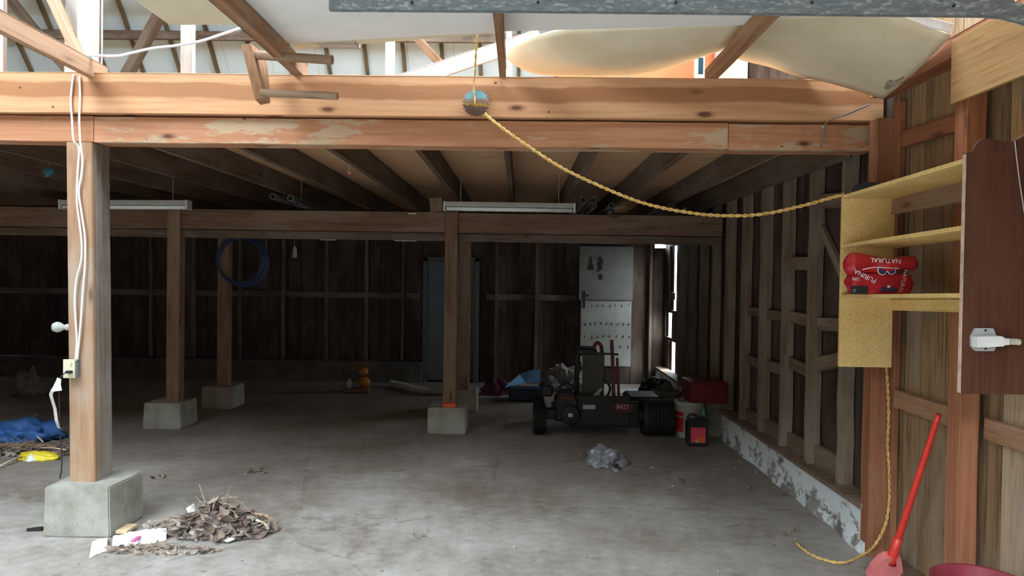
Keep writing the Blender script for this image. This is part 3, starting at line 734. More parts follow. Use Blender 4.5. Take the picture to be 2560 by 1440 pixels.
for px in (1345, 1690, 2030, 2385, 1030):
    bm = bmesh.new(); c = at(px, 6 if px < 2300 else 14, 2.195); lathe(bm, [(.0045, -.002), (.0045, .002)], c, 10, Matrix.Rotation(PI/2, 4, 'X'), True); mesh_obj('bolt', bm, BLACK, tr)
for px in (1180, 2050):
    c = at(px, -12, 2.215); bm = bmesh.new(); box(bm, (c.x-.015, c.y-.002, c.z), (c.x+.015, c.y+.002, 2.8)); mesh_obj('hanger_strap', bm, GALV, tr)

# ------------------------------------------------------------------ ropes, saw blade
def rope(name, pts, label, r=.0042, hel=.0042, pitch=.055, mats=(ROPE, ROPET), cat='rope'):
    P = resample(smooth_path(pts, 20), .006); root = empty(name, P[0], label, cat)
    for s in (0, 1):
        q = []; d = 0; prev = None
        for i, p in enumerate(P):
            t = (P[min(i+1, len(P)-1)]-P[max(i-1, 0)]).normalized()
            a = t.cross(V((0, 1, .01)) if abs(t.y) < .9 else V((1, 0, 0))).normalized(); b = t.cross(a)
            an = 2*PI*d/pitch+s*PI; q.append(p+(a*math.cos(an)+b*math.sin(an))*hel); d += .006
        bm = bmesh.new(); tube(bm, q, r, 6); mesh_obj('strand', bm, mats[s], root, smooth=True)
    return root
rp = [(1212, 285), (1245, 312), (1300, 352), (1400, 417), (1500, 465), (1600, 505), (1700, 528), (1800, 539), (1900, 536), (2000, 516), (2080, 494), (2112, 486)]
rope('yellow_rope', [at(x, y, 4.24-.36*(i/(len(rp)-1))) for i, (x, y) in enumerate(rp)], 'twisted yellow rope swagged from the saw blade to the shelf unit', .0055, .0052, .075)
rope('yellow_rope', [at(1196, 60, 4.0), at(1190, 130, 4.12), at(1187, 190, 4.22), at(1184, 222, 4.24), at(1188, 262, 4.24)], 'twisted yellow rope holding the saw blade from above', .0035, .0035, .1)
rp2 = [at(2216, 905, 4.09), at(2219, 960, 4.09), at(2222, 1040, 4.09), at(2219, 1110, 4.09), at(2223, 1180, 4.09), at(2223, 1250, 4.08), at(2214, 1310, 4.06), at(2190, 1358, 4.04), atz(2160, 1385, .012), atz(2110, 1407, .012), atz(2050, 1396, .012), atz(2010, 1374, .012), atz(1990, 1356, .012)]
rope('yellow_rope', rp2, 'yellow rope hanging down the jamb and ending in a curl on the floor', .0045, .0045, .08)
sb = empty('saw_blade', at(1190, 258, 4.255), 'round rusty saw blade daubed light blue, hanging on the front beam', 'saw blade')
bm = bmesh.new(); poly = []; nt = 24
for i in range(nt):
    a = 2*PI*i/nt
    for rr, da in ((.076, 0), (.079, .12), (.088, .17), (.074, .20)): poly.append((rr*math.cos(a+da), rr*math.sin(a+da)))
Mb = Matrix.Translation(at(1190, 258, 4.255)) @ Matrix.Rotation(PI/2, 4, 'X')
prism(bm, poly, -.0012, .0012); mesh_obj('blade', bm, BLADE, sb, M=Mb)
for (px, py) in ((1161, 272), (1172, 286), (1188, 291), (1216, 277)):
    bm = bmesh.new(); bmesh.ops.create_icosphere(bm, subdivisions=1, radius=.0035); bmesh.ops.translate(bm, verts=bm.verts, vec=at(px, py, 4.25)); mesh_obj('carbide_tip', bm, STEEL, sb)
# grey cord at right end of the beam
bm = bmesh.new(); tube(bm, smooth_path([at(2172, 262, 4.2), at(2120, 285, 4.22), at(2075, 300, 4.25), at(2062, 315, 4.28), at(2058, 345, 4.3), at(2052, 368, 4.31)], 8), .005, 8)
gc = tag(mesh_obj('grey_cable', bm, plain('grey_cable_sheath', (.22, .19, .17), .6), smooth=True), 'grey cable stapled to the right end of the front beam', 'cable')
bm = bmesh.new(); c = at(2059, 317, 4.3); box(bm, c-V((.010, .006, .004)), c+V((.010, .006, .004)), .001); mesh_obj('staple', bm, WHITE, gc)

# ------------------------------------------------------------------ white cables on the post
yc = 4.298
def cable(pts, r, label, Y=yc):
    bm = bmesh.new(); tube(bm, smooth_path([at(x, y, (Y[i] if isinstance(Y, list) else Y)) for i, (x, y) in enumerate(pts)], 8), r, 8)
    return tag(mesh_obj('white_cable', bm, CABLE, smooth=True), label, 'cable')
yb = 4.27
cable([(184, 185), (180, 215), (177, 250), (180, 300), (184, 350), (197, 372), (194, 430), (192, 500), (199, 560), (204, 605), (203, 650), (191, 700), (187, 750), (189, 800), (192, 850), (189, 900)], .0058, 'white cable running down the left edge of the left front post', [yb]*5+[yc]*11)
cable([(199, 190), (200, 240), (198, 300), (201, 358), (206, 400), (203, 440), (197, 480), (205, 540), (212, 590), (213, 640), (211, 680), (207, 730), (203, 790), (198, 850), (193, 900)], .0058, 'white cable running down the middle of the left front post', [yb]*4+[yc]*11)
cable([(186, 134), (230, 138), (290, 140), (330, 132), (380, 121), (440, 114), (500, 103), (560, 84), (600, 70), (660, 48)], .008, 'thick white cable swagged to the right above the front beam', [4.25, 4.25, 4.2, 4.15, 4.1, 4.1, 4.1, 4.05, 4.0, 3.9])
# outlet box
ob = empty('outlet_box', at(178, 920, 4.29), 'ivory outlet box with a dark plug on the left front post', 'outlet')
bm = bmesh.new(); a, b = at(163, 944, 4.29), at(192, 898, 4.29); box(bm, (a.x, 4.268, a.z), (b.x, 4.278, b.z), .002); mesh_obj('cover_plate', bm, BEIGE, ob)
bm = bmesh.new(); box(bm, (a.x+.008, 4.278, a.z+.004), (b.x+.006, 4.318, b.z-.004), .003); mesh_obj('back_box', bm, GALV, ob)
bm = bmesh.new(); c = at(172, 930, 4.255); box(bm, c-V((.017, .012, .008)), c+V((.017, .014, .008)), .003); mesh_obj('plug', bm, BLACK, ob)
bm = bmesh.new(); c = at(178, 912, 4.266); tube(bm, smooth_path([c+V((-.002, 0, .014)), c+V((.006, -.001, .004)), c+V((-.004, -.001, -.004)), c+V((.006, -.001, -.014))], 5), .0012, 5); mesh_obj('scratch_mark', bm, OLD, ob)
bm = bmesh.new(); tube(bm, smooth_path([at(166, 931, 4.25), at(156, 938, 4.24), at(149, 955, 4.23), at(148, 1000, 4.23), at(150, 1080, 4.23), at(154, 1130, 4.23), at(154, 1170, 4.23), at(150, 1196, 4.25)], 8), .0035, 7)
cdn = tag(mesh_obj('power_cord', bm, BLACK, smooth=True), 'thin dark cord hanging from the outlet down to the footing', 'cord')
g = [[at(146+dx, 945+0, 4.225), at(154+dx, 948, 4.225)] for dx in (0,)]
def ribbon(pts, w, mat, name, parent):
    g = []
    for i, (x, y) in enumerate(pts):
        Y = 4.215+.008*math.sin(i*1.7); g.append([at(x-w/2, y, Y), at(x+w/2, y+2, Y+.004)])
    bm = bmesh.new(); sheet(bm, g, .0008); return mesh_obj(name, bm, mat, parent, smooth=True)
ribbon([(147, 944), (143, 962), (133, 972), (127, 985), (131, 1000), (137, 1020), (141, 1050), (148, 1070)], 9, plain('grey_paper_tag', (.42, .40, .37), .8), 'paper_strip', cdn)
bm = bmesh.new(); g = [[at(143, 946, 4.21), at(153, 948, 4.205)], [at(136, 960, 4.21), at(152, 962, 4.21)], [at(127, 980, 4.215), at(155, 976, 4.20)]]; sheet(bm, g, .0008); mesh_obj('paper_tag', bm, PAPER, cdn)
# light bulb on the post side
lbp = at(150, 820, 4.40); lb_ = empty('light_bulb', lbp, 'unlit glass bulb sticking out left from the front post', 'bulb')
Mx = Matrix.Translation(at(168, 818, 4.40)) @ Matrix.Rotation(-PI/2, 4, 'Y')
bm = bmesh.new(); lathe(bm, [(.014, .0), (.016, .02), (.030, .045), (.034, .062), (.028, .082), (.012, .093), (0.0005, .095)], seg=20, M=Mx); mesh_obj('glass', bm, BULB, lb_, smooth=True, recentre=False, M=Matrix.Identity(4))
bm = bmesh.new(); lathe(bm, [(.02, -.045), (.02, .004), (.015, .004), (.015, .01)], seg=16, M=Mx, close=True); mesh_obj('socket', bm, plain('grey_socket', (.5, .52, .5), .4), lb_, recentre=False, M=Matrix.Identity(4))

# ------------------------------------------------------------------ peg rack on the ceiling joist
pr_ = empty('peg_rack', at(620, 180, 3.9), 'wooden rack with two round pegs nailed below the brown ceiling joist', 'rack')
A0, A1 = at(613, 112, 3.95), at(638, 246, 3.95)
bm = bmesh.new()
Ms = basis(A0, A1, V((1, 0, 0)))
L = (A1-A0).length
prism(bm, [(0, -.085), (L*.96, -.02), (L, .06), (L*.70, .10), (L*.12, .15), (0, .04)], -.028, .028, Matrix.Identity(4))
M2 = Matrix((V((A1-A0).normalized()), V((0, 1, 0)), (A1-A0).normalized().cross(V((0, 1, 0))))).transposed().to_4x4(); M2.translation = A0+V((.01, .07, 0))
mesh_obj('side_plank', bm, BROWN, pr_, M=M2)
for (a, b, r, nm) in (((632, 137), (831, 150), .025, 'round_peg'), ((652, 232), (844, 240), .021, 'round_peg')):
    bm = bmesh.new(); p0, p1 = at(*a, 3.98), at(*b, 3.94); tube(bm, [p0.lerp(p1, t/8) for t in range(9)], r, 14); mesh_obj(nm, bm, wood('peg_wood_%d' % b[1], (.34, .22, .14), (.20, .12, .07), knots=0, stain=(.4, .3, .22)), pr_, smooth=False)

# ------------------------------------------------------------------ fluorescent lamps
def lamp(pa, pb, label, Y=6.75):
    a, b = at(*pa, Y), at(*pb, Y); root = empty('fluorescent_lamp', (a+b)/2, label, 'lamp')
    d = (b-a).normalized(); M = basis(a, b)
    L = (b-a).length
    bm = bmesh.new(); prism(bm, [(.048, -.03), (.048, .03), (.010, .055), (.004, .055), (.004, -.055), (.010, -.055)], 0, L, Matrix(((0, 0, 1, 0), (1, 0, 0, 0), (0, 1, 0, 0), (0, 0, 0, 1)))); mesh_obj('housing', bm, ENAM, root, M=M)
    for s in (-.022, .022):
        bm = bmesh.new(); tube(bm, [(.02, -.018, s), (L-.02, -.018, s)], .017, 16); mesh_obj('tube', bm, TUBE, root, M=M, smooth=True)
    for x in (-.008, L-.012):
        bm = bmesh.new(); box(bm, (x, -.042, -.055), (x+.02, .05, .055), .004); mesh_obj('end_cap', bm, ENAM, root, M=M)
    for x in (.15, L-.15):
        bm = bmesh.new(); tube(bm, [(x, .046, 0), (x, 2.571-a.z, 0)], .003, 6); mesh_obj('hanger', bm, STEEL, root, M=M)
    return root
lamp((1112, 517), (1436, 522), 'fluorescent strip lamp right of the middle post')
lamp((156, 513), (472, 514), 'fluorescent strip lamp behind the left front post')

# ------------------------------------------------------------------ pipes on the cross beam
def pipe(px, py, r, label, grp, ln=3.0, Y=7.05, slope=0):
    c = at(px, py, Y); bm = bmesh.new()
    lathe(bm, [(r*.82, .12), (r*.82, 0), (r, 0), (r, ln), (r*.5, ln)], c, 18, Matrix.Rotation(-PI/2, 4, 'X'), True)
    o = tag(mesh_obj('stored_pipe', bm, plain('grey_pipe_%d' % px, (.17, .165, .16), .6), smooth=False), label, 'pipe', grp)
    if r > .028:
        bm = bmesh.new(); tube(bm, [(c.x, c.y+.35, c.z+r*.9), (c.x, c.y+.35, 2.571)], .003, 5); mesh_obj('hanger', bm, STEEL, o)
pipe(682, 491, .032, 'large pipe end, leftmost of the pipes under the left joists', 'pipes under the left joists')
pipe(726, 495, .032, 'large pipe end right of the leftmost pipe under the left joists', 'pipes under the left joists')
pipe(741, 510, .016, 'thin pipe end under the two large pipes, left one', 'pipes under the left joists')
pipe(753, 513, .016, 'thin pipe end under the two large pipes, right one', 'pipes under the left joists')
pipe(1458, 499, .030, 'large pipe leftmost in the bundle right of the right lamp', 'pipes under the right joists')
pipe(1484, 500, .030, 'large pipe end second from left right of the right lamp', 'pipes under the right joists')
pipe(1487, 515, .022, 'thin pipe end below the second large pipe near the right lamp', 'pipes under the right joists')
pipe(1529, 513, .024, 'upper pipe of the stacked pair farthest from the right lamp', 'pipes under the right joists')
pipe(1531, 526, .024, 'lower pipe of the stacked pair farthest from the right lamp', 'pipes under the right joists')
for i, (x, z) in enumerate(((1.35, 2.30), (1.45, 2.29), (1.52, 2.31), (1.63, 2.29))):
    timber('stored_stick', ORD[i]+' dark stick stored on the cross beam by the right wall, from the left', 'stick', (x, 7.1, z), (x+.08, 9.8, z), .025, .03, OLD, n=3, group='sticks stored on the cross beam')

# ------------------------------------------------------------------ hose coil and hanging tags
hc = at(600, 650, 8.25); hroot = empty('hose_coil', hc, 'blue hose coiled and hung on the farther left post', 'hose')
rg = random.Random(3)
pts = []
for i in range(6*28):
    a = 2*PI*i/28; turn = i//28; R_ = .27+.012*math.sin(a*1.3+turn)+.006*turn-.015*(turn % 2)
    pts.append(hc+V((R_*math.sin(a)+.01*turn-.02, .03+.010*(turn % 3), R_*math.cos(a)-.004*turn)))
bm = bmesh.new(); tube(bm, pts, .0085, 8); mesh_obj('hose', bm, BLUEH, hroot, smooth=True)
bm = bmesh.new(); tube(bm, [hc+V((-.02, -.02, .235)), hc+V((-.02, .09, .235))], .006, 6); mesh_obj('hook', bm, STEEL, hroot)
def hang_tag(px0, py0, py1, w, label, Y=8.36):
    a, b = at(px0, py0, Y), at(px0+2, py1, Y); bm = bmesh.new(); ln = (a-b).length
    prism(bm, [(-w*.25, 0), (w*.25, 0), (w*.5, -ln*.35), (w*.55, -ln), (-w*.5, -ln), (-w*.4, -ln*.35)], -.004, .004, Matrix.Translation(a) @ Matrix.Rotation(PI/2, 4, 'X')); mesh_ = mesh_obj('hanging_bottle', bm, plain('dull_white_%d' % px0, (.32, .33, .32), .5)); tag(mesh_, label, 'bottle')
    bm = bmesh.new(); tube(bm, [a+V((0, 0, -.002)), V((a.x, a.y, 2.07))], .0015, 5); mesh_obj('string', bm, WHITE, mesh_)
hang_tag(737, 616, 644, .05, 'small pale bottle hanging below the rear beam')
hang_tag(666, 633, 664, .04, 'small dim bottle hanging right of the hose coil')
# little ornament on string under the joists and yellow chip
a = at(876, 388, 5.2); bm = bmesh.new(); tube(bm, [a, at(873, 425, 5.2)], .0012, 5); tube(bm, [a, V((a.x, a.y, 2.569))], .0012, 5)
st = tag(mesh_obj('hanging_string', bm, WHITE), 'thin string with a small pink knot hanging from the loft floor', 'string')
bm = bmesh.new()
for dx, dz in ((-.006, 0), (.006, -.004), (0, -.014)): 
    bmesh.ops.create_icosphere(bm, subdivisions=2, radius=.008, matrix=Matrix.Translation(at(873, 430, 5.2)+V((dx, 0, dz))))
mesh_obj('knot', bm, PINK, st, smooth=True)
a = at(122, 430, 5.6); bm = bmesh.new(); bmesh.ops.create_icosphere(bm, subdivisions=3, radius=1)
for v in bm.verts: v.co = a+V((v.co.x*.045, v.co.y*.03, v.co.z*.035))+noise.noise_vector(v.co*2)*.018
bg_ = tag(mesh_obj('blue_bundle', bm, plain('teal_plastic_wrap', (.03, .14, .17), .5, var=.4), smooth=True), 'small teal bundle hanging under the joists left of the front post', 'bundle')
bm = bmesh.new(); tube(bm, [a+V((0, 0, .02)), V((a.x, a.y, 2.569))], .002, 5); mesh_obj('string', bm, GREY, bg_)

# ------------------------------------------------------------------ door, pegboards on the back wall
dr = bpy.data.objects.new('door_1', None); COL.objects.link(dr); a, b = at(1067, 958, 10.6), at(1187, 655, 10.6); dr.location = ((a.x+b.x)/2, 10.6, a.z); struct(dr, 'closed grey-blue door in the back wall, behind the middle post', 'door')
bm = bmesh.new(); box(bm, (a.x, 10.60, .03), (b.x, 10.64, b.z), .004)
mesh_obj('door_leaf', bm, DOORM, dr)
bm = bmesh.new(); box(bm, (b.x-.10, 10.592, .10), (b.x-.02, 10.602, b.z-.06), .002); mesh_obj('door_stile', bm, FRAMEM, dr)
bm = bmesh.new(); box(bm, (a.x-.07, 10.58, 0), (a.x-.005, 10.66, b.z+.06)); box(bm, (b.x+.005, 10.58, 0), (b.x+.07, 10.66, b.z+.06)); box(bm, (a.x-.07, 10.58, b.z+.005), (b.x+.07, 10.66, b.z+.07)); mesh_obj('door_frame', bm, FRAMEM, dr)
bm = bmesh.new(); c = at(1173, 817, 10.56); bmesh.ops.create_uvsphere(bm, u_segments=14, v_segments=10, radius=.022, matrix=Matrix.Translation(c)); tube(bm, [c, c+V((0, .035, 0))], .009, 8); mesh_obj('door_handle', bm, STEEL, dr, smooth=True)
for (p0, p1, lb) in (((1447, 748), (1584, 617), 'upper white pegboard with a few tool silhouettes on the back wall'), ((1450, 914), (1579, 753), 'lower white pegboard with rows of hooks on the back wall')):
    a, b = at(*p0, 10.56), at(*p1, 10.56); bm = bmesh.new(); box(bm, (a.x, 10.555, a.z), (b.x, 10.562, b.z)); 
    pb = tag(mesh_obj('pegboard', bm, PEG if 'upper' in lb else PEG_LIT), lb, 'pegboard')
    bm = bmesh.new(); box(bm, (a.x+.02, 10.562, a.z+.02), (a.x+.06, 10.699, b.z-.02)); box(bm, (b.x-.06, 10.562, a.z+.02), (b.x-.02, 10.699, b.z-.02)); mesh_obj('batten', bm, OLD, pb)
a, b = at(1445, 749, 10.54), at(1585, 749, 10.54)
timber('pegboard_rail', 'thin dark rail between the two pegboards', 'rail', V((a.x, 10.545, a.z)), V((b.x, 10.545, a.z)), .014, .018, OLD, n=2)
def peg_tool(name, poly, px, py, label, s=1/1780*10.5):
    c = at(px, py, 10.5492); bm = bmesh.new(); prism(bm, [(x*s, -y*s) for x, y in poly], -.006, .006, Matrix.Translation(c) @ Matrix.Rotation(PI/2, 4, 'X'))
    return tag(mesh_obj(name, bm, DKGRY), label, 'tool')
peg_tool('paint_brush', [(-1, 0), (1, 0), (2, 18), (5, 22), (6, 34), (-6, 34), (-5, 22), (-2, 18)], 1479, 641, 'dark paint brush hanging on the left of the upper pegboard')
peg_tool('hand_tool', [(-6, 2), (0, 0), (4, 6), (6, 16), (3, 22), (4, 32), (-5, 38), (-3, 26), (-7, 16), (-2, 8)], 1502, 641, 'dark bent hand tool on the upper pegboard, right of the brush')
peg_tool('hand_tool', [(-2, 0), (2, 3), (5, 14), (-4, 15)], 1503, 684, 'small dark tool under the bent one on the upper pegboard')
peg_tool('pegboard_hook', [(-3, 0), (0, 0), (0, 8), (10, 10), (10, 14), (1, 14), (0, 44), (-3, 44)], 1463, 727, 'long bent iron hook between the two pegboards')
hb = None
rg = random.Random(11); hooks = []
for ri, (py, n_) in enumerate(((762, 8), (808, 9), (840, 8), (866, 6))):
    for i in range(n_):
        px = 1462+i*(110/max(1, n_-1))+rg.uniform(-2, 2); c = at(px, py+rg.uniform(-2, 2), 10.555)
        if hb is None:
            bm = bmesh.new(); tube(bm, [(0, .003, 0), (0, -.02, 0), (0, -.03, .004), (0, -.032, .016)], .0028, 6); box(bm, (-.004, -.004, -.03), (.004, 0, .004)); hb = mesh_obj('peg_hook', bm, DKGRY, M=Matrix.Translation(c)); o = hb
        else: o = hb.copy(); COL.objects.link(o); o.matrix_basis = Matrix.Translation(c)
        tag(o, '%s dark peg hook from the left in the %s row of the lower pegboard' % (ORD[i], ('top', 'second', 'third', 'bottom')[ri]), 'hook', 'hooks on the lower pegboard')

# ------------------------------------------------------------------ shelf unit on the right wall
SX = atx(2233, 700, 2.035).y          # far end y
ya = 3.895; a = at(2107, 490, ya); xf = a.x
yn = 2.82
su = empty('shelf_unit', (xf+.13, (ya+yn)/2, 1.2), 'open chipboard shelf unit with a dark scalloped end panel on the right wall', 'shelf')
def zat(px, py, Y): return at(px, py, Y).z
xw = 2.03
# far side panel
bm = bmesh.new(); z0, z1 = zat(2107, 917, ya), zat(2107, 493, ya)
box(bm, (xf, ya, z0), (xw, ya+.017, z1), .0015); mesh_obj('side_panel', bm, CHIP, su)
bm = bmesh.new(); box(bm, (xf-.001, ya+.0175, z0+.002), (xf+.015, ya+.02, z1)); mesh_obj('edge_strip', bm, FIRR, su)
def shelf(yl, yr, nm='shelf_board'):
    p0 = at(2110, yl, ya); p1 = at(2411, yr, yn)
    za, zb = p0.z, p1.z
    bm = bmesh.new()
    vs = []
    for (x, y, z) in ((xf, ya, za), (xw, ya, za), (xw, yn+.02, zb), (xf, yn+.02, zb)):
        vs.append((x, y, z))
    t = bm.verts.new; A_ = [t(v) for v in vs]; B_ = [t((v[0], v[1], v[2]-.018)) for v in vs]
    bm.faces.new(A_); bm.faces.new(B_[::-1])
    for i in range(4): bm.faces.new((A_[i], A_[(i+1) % 4], B_[(i+1) % 4], B_[i]))
    return mesh_obj(nm, bm, CHIP, su), za, zb
s1, s1a, s1b = shelf(488, 394); s2, s2a, s2b = shelf(611, 563); s3, s3a, s3b = shelf(737, 733)
def strip(y0, y1, z0, z1, hgt, t, mat, nm, x=2.02):
    return board(nm, (x, y0, z0), (x, y1, z1), hgt, t, mat, su, n=4)
strip(ya, yn+.02, atx(2228, 512, 2.015).z, atx(2412, 470, 2.015).z, .11, .022, BROWN, 'back_rail')
strip(ya, yn+.02, s3a-.018-.034, s3b-.018-.034, .06, .02, CHIP, 'under_rail')
# near end panel
zt, zb_ = zat(2416, 376, yn), zat(2420, 986, yn)
px2z = lambda py: zat(2450, py, yn)
def X_(px): return at(px, 500, yn).x
poly = [(X_(2413), px2z(985)), (X_(2412), px2z(384)), (X_(2414), px2z(382)), (X_(2431), px2z(381)), (X_(2433), px2z(372)), (X_(2436), px2z(364)), (X_(2444), px2z(353)), (X_(2456), px2z(347)), (X_(2470), px2z(346)), (X_(2490), px2z(350)), (X_(2512), px2z(354)), (X_(2530), px2z(352)), (X_(2545), px2z(345)), (X_(2560), px2z(335)), (2.008, px2z(322)), (2.008, px2z(985))]
Mp = Matrix.Translation((0, yn, 0)) @ Matrix.Rotation(PI/2, 4, 'X')
bm = bmesh.new(); prism(bm, poly, -.018, 0); 
mesh_obj('end_panel', bm, REDW, su, M=Mp)['label'] = 'dark red-brown end panel with scalloped top'
bm = bmesh.new(); box(bm, (X_(2411.5), yn-.001, px2z(983)), (X_(2413), yn+.018, px2z(386))); mesh_obj('edge_strip', bm, plain('worn_pale_edge', (.60, .45, .34), .8, var=.4, sc=14), su)
# cable clip on panel and latch
bm = bmesh.new(); tube(bm, smooth_path([at(2537, 352, 2.81), at(2540, 380, 2.81), at(2547, 440, 2.81), at(2556, 500, 2.81), at(2562, 540, 2.81)], 6), .0022, 6); tag(mesh_obj('thin_wire', bm, plain('grey_wire', (.55, .5, .47), .5)), 'thin grey wire running down the dark end panel', 'wire')
lt = empty('junction_bracket', at(2465, 850, 2.80), 'white-painted switch box with a socket stub screwed to the dark end panel', 'switch')
def lx(px, py, Y=2.80): return at(px, py, Y)
def poly_px(bm, pts, y0, y1):
    a = [bm.verts.new(V((at(x, y, 2.80).x, y0, at(x, y, 2.80).z))) for x, y in pts]; b = [bm.verts.new(V((v.co.x, y1, v.co.z))) for v in a]
    n = len(a)
    for i in range(n): bm.faces.new((a[i], a[(i+1) % n], b[(i+1) % n], b[i]))
    bm.faces.new(a[::-1]); bm.faces.new(b)
bm = bmesh.new(); poly_px(bm, [(2443, 821), (2486, 821), (2495, 842), (2495, 864), (2488, 878), (2443, 878), (2432, 866), (2432, 842)], 2.806, 2.8203); mesh_obj('base_plate', bm, SILV, lt)
bm = bmesh.new(); poly_px(bm, [(2430, 840), (2494, 839), (2498, 845), (2498, 864), (2430, 867)], 2.765, 2.806); bmesh.ops.bevel(bm, geom=bm.edges[:], offset=.003, segments=2, affect='EDGES'); mesh_obj('box', bm, WHITE, lt)
bm = bmesh.new(); tube(bm, [lx(2497, 853, 2.785), lx(2512, 853, 2.785)], .014, 16); tube(bm, [lx(2512, 853, 2.785), lx(2548, 855, 2.785)], .0125, 16); mesh_obj('socket', bm, plain('dusty_white', (.50, .48, .40), .6, var=.3, sc=40), lt)
bm = bmesh.new(); c = lx(2514, 855, 2.77); box(bm, c-V((.014, .004, .012)), c+V((.014, .004, .012)), .002); mesh_obj('label_sticker', bm, WHITE, lt)
for py in (826, 872):
    bm = bmesh.new(); c = lx(2464, py, 2.804); lathe(bm, [(.004, -.002), (.004, .002)], c, 10, Matrix.Rotation(PI/2, 4, 'X'), True); mesh_obj('screw', bm, BLACK, lt)

# ------------------------------------------------------------------ red bag on the lowest shelf
rbx, rby = (at(2135, 700, 3.6).x+.11), 3.50
bagc = at(2203, 735, 3.62)
zsh = s3a+(s3b-s3a)*((ya-3.62)/(ya-yn))
rb = empty('pet_food_bag', (bagc.x, 3.62, zsh+.001), 'crumpled red printed bag folded over on the lowest shelf', 'bag')
def bag_body(c, sx, sy, z0, z1, seed, bul=1.0, n=3):
    bm = bmesh.new(); bmesh.ops.create_cube(bm, size=2); bmesh.ops.subdivide_edges(bm, edges=bm.edges[:], cuts=11, use_grid_fill=True)
    for v in bm.verts:
        q = v.co.copy(); m = max(abs(q.x), abs(q.y), abs(q.z)); s = q.normalized()
        r = q*.62+s*.38*1.25
        nz = noise.noise_vector(r*1.6+V((seed, 0, 0)))*.10+noise.noise_vector(r*4+V((0, seed, 0)))*.035
        r += nz
        v.co = V((c[0]+r.x*sx, c[1]+r.y*sy, max(z0, z0+(r.z*.5+.5)*(z1-z0))))
    return bm
Z0 = zsh+.001
w_px = 3.62/1780
lowc = at(2200, 705, 3.60)
bm = bag_body((lowc.x-.008, 3.60, 0), .145, .062, Z0, Z0+.105, 2)
mesh_obj('bag_body', bm, REDBAG, rb, smooth=True)
topc = at(2202, 668, 3.57)
bm = bmesh.new(); rings = []
N = 40
for i in range(N+1):
    t = i/N; x = topc.x-.178+.362*t
    hh = (.045+.012*math.sin(t*5+1))*min(1, (t*9+.45), ((1-t)*9+.35)); dd = .055*min(1, t*8+.3, (1-t)*8+.3)
    zc = Z0+.145+.010*t+.006*math.sin(t*9); yc2 = 3.575+.01*math.sin(t*7)
    ring = []
    for k in range(16):
        a = 2*PI*k/16; nn = noise.noise(V((x*14, a*1.1, 3)))*.007
        ring.append(bm.verts.new((x, yc2+math.sin(a)*dd+nn, zc+math.cos(a)*hh+nn)))
    rings.append(ring)
for i in range(N):
    for k in range(16): bm.faces.new((rings[i][k], rings[i][(k+1) % 16], rings[i+1][(k+1) % 16], rings[i+1][k]))
bm.faces.new(rings[0]); bm.faces.new(rings[-1][::-1])
fl = mesh_obj('folded_top', bm, REDBAG, rb, smooth=True)
def print_on(s, size, px, py, Y, rz, mat, yaw=0.0):
    b = text_bm(s, size)
    M = Matrix.Translation(at(px, py, Y)) @ Matrix.Rotation(yaw, 4, 'Z') @ Matrix.Rotation(PI/2, 4, 'X') @ Matrix.Rotation(rz, 4, 'Z')
    return mesh_obj('lettering', b, mat, rb, M=M)
print_on('NATURAL', .033, 2214, 651, 3.506, PI-.03, WPRINT)
print_on('PURINA', .034, 2163, 690, 3.530, PI-.45, WPRINT)
print_on('LIFE', .022, 2139, 697, 3.526, PI-.2, WPRINT)
print_on('NATURAL', .026, 2258, 703, 3.530, -PI/2-.2, WPRINT)
bm = bmesh.new(); a, b = at(2127, 735, 3.53), at(2170, 716, 3.53); box(bm, (a.x, 3.528, max(a.z, Z0+.002)), (b.x, 3.531, b.z)); mesh_obj('black_panel', bm, plain('black_print', (.03, .03, .035), .4), rb)
print_on('12', .018, 2136, 727, 3.527, PI/2, WPRINT)
for (px, py, r) in ((2209, 724, .013), (2222, 722, .014), (2236, 725, .013), (2222, 718, .010)):
    bm = bmesh.new(); lathe(bm, [(r, 0), (r*.8, .002), (.0005, .003)], at(px, py, 3.524), 18, Matrix.Rotation(PI/2, 4, 'X')); mesh_obj('berry_print', bm, NAVY if py != 718 else WPRINT, rb)
bm = bmesh.new(); tube(bm, smooth_path([at(2156, 674, 3.515), at(2180, 669, 3.512), at(2205, 669, 3.512), at(2250, 671, 3.515)], 6), .0025, 6); mesh_obj('white_fold', bm, WPRINT, rb, smooth=True)
for px, r in ((2206, .024), (2229, .022)):
    bm = bmesh.new(); lathe(bm, [(r, 0), (r*.9, .003), (r*.85, .002)], at(px, 676, 3.528), 20, Matrix.Rotation(PI/2, 4, 'X')); mesh_obj('ring_print', bm, WPRINT, rb)
    bm = bmesh.new(); lathe(bm, [(r*.85, 0), (.0005, .002)], at(px, 676, 3.527), 20, Matrix.Rotation(PI/2, 4, 'X')); mesh_obj('berry_print', bm, NAVY, rb)
# dark cap-like thing on top of shelf unit
c = at(2140, 484, 3.84); c.x += .02; ztop = s1a+.001
bm = bmesh.new(); lathe(bm, [(.085, 0), (.085, .008), (.078, .03), (.060, .047), (.03, .055), (.0005, .056)], (c.x+.03, 3.80, ztop), 24, Matrix.Diagonal((1, .9, 1, 1)))
cp = tag(mesh_obj('cap', bm, plain('dark_cloth', (.03, .033, .045), .8), smooth=True), 'dark rounded cap lying on top of the shelf unit', 'cap')
bm = bmesh.new(); lathe(bm, [(.0005, 0), (.075, 0), (.075, .005), (.0005, .006)], (c.x+.03, 3.735, ztop), 20); mesh_obj('brim', bm, plain('dark_cap_brim', (.025, .027, .035), .7), cp)

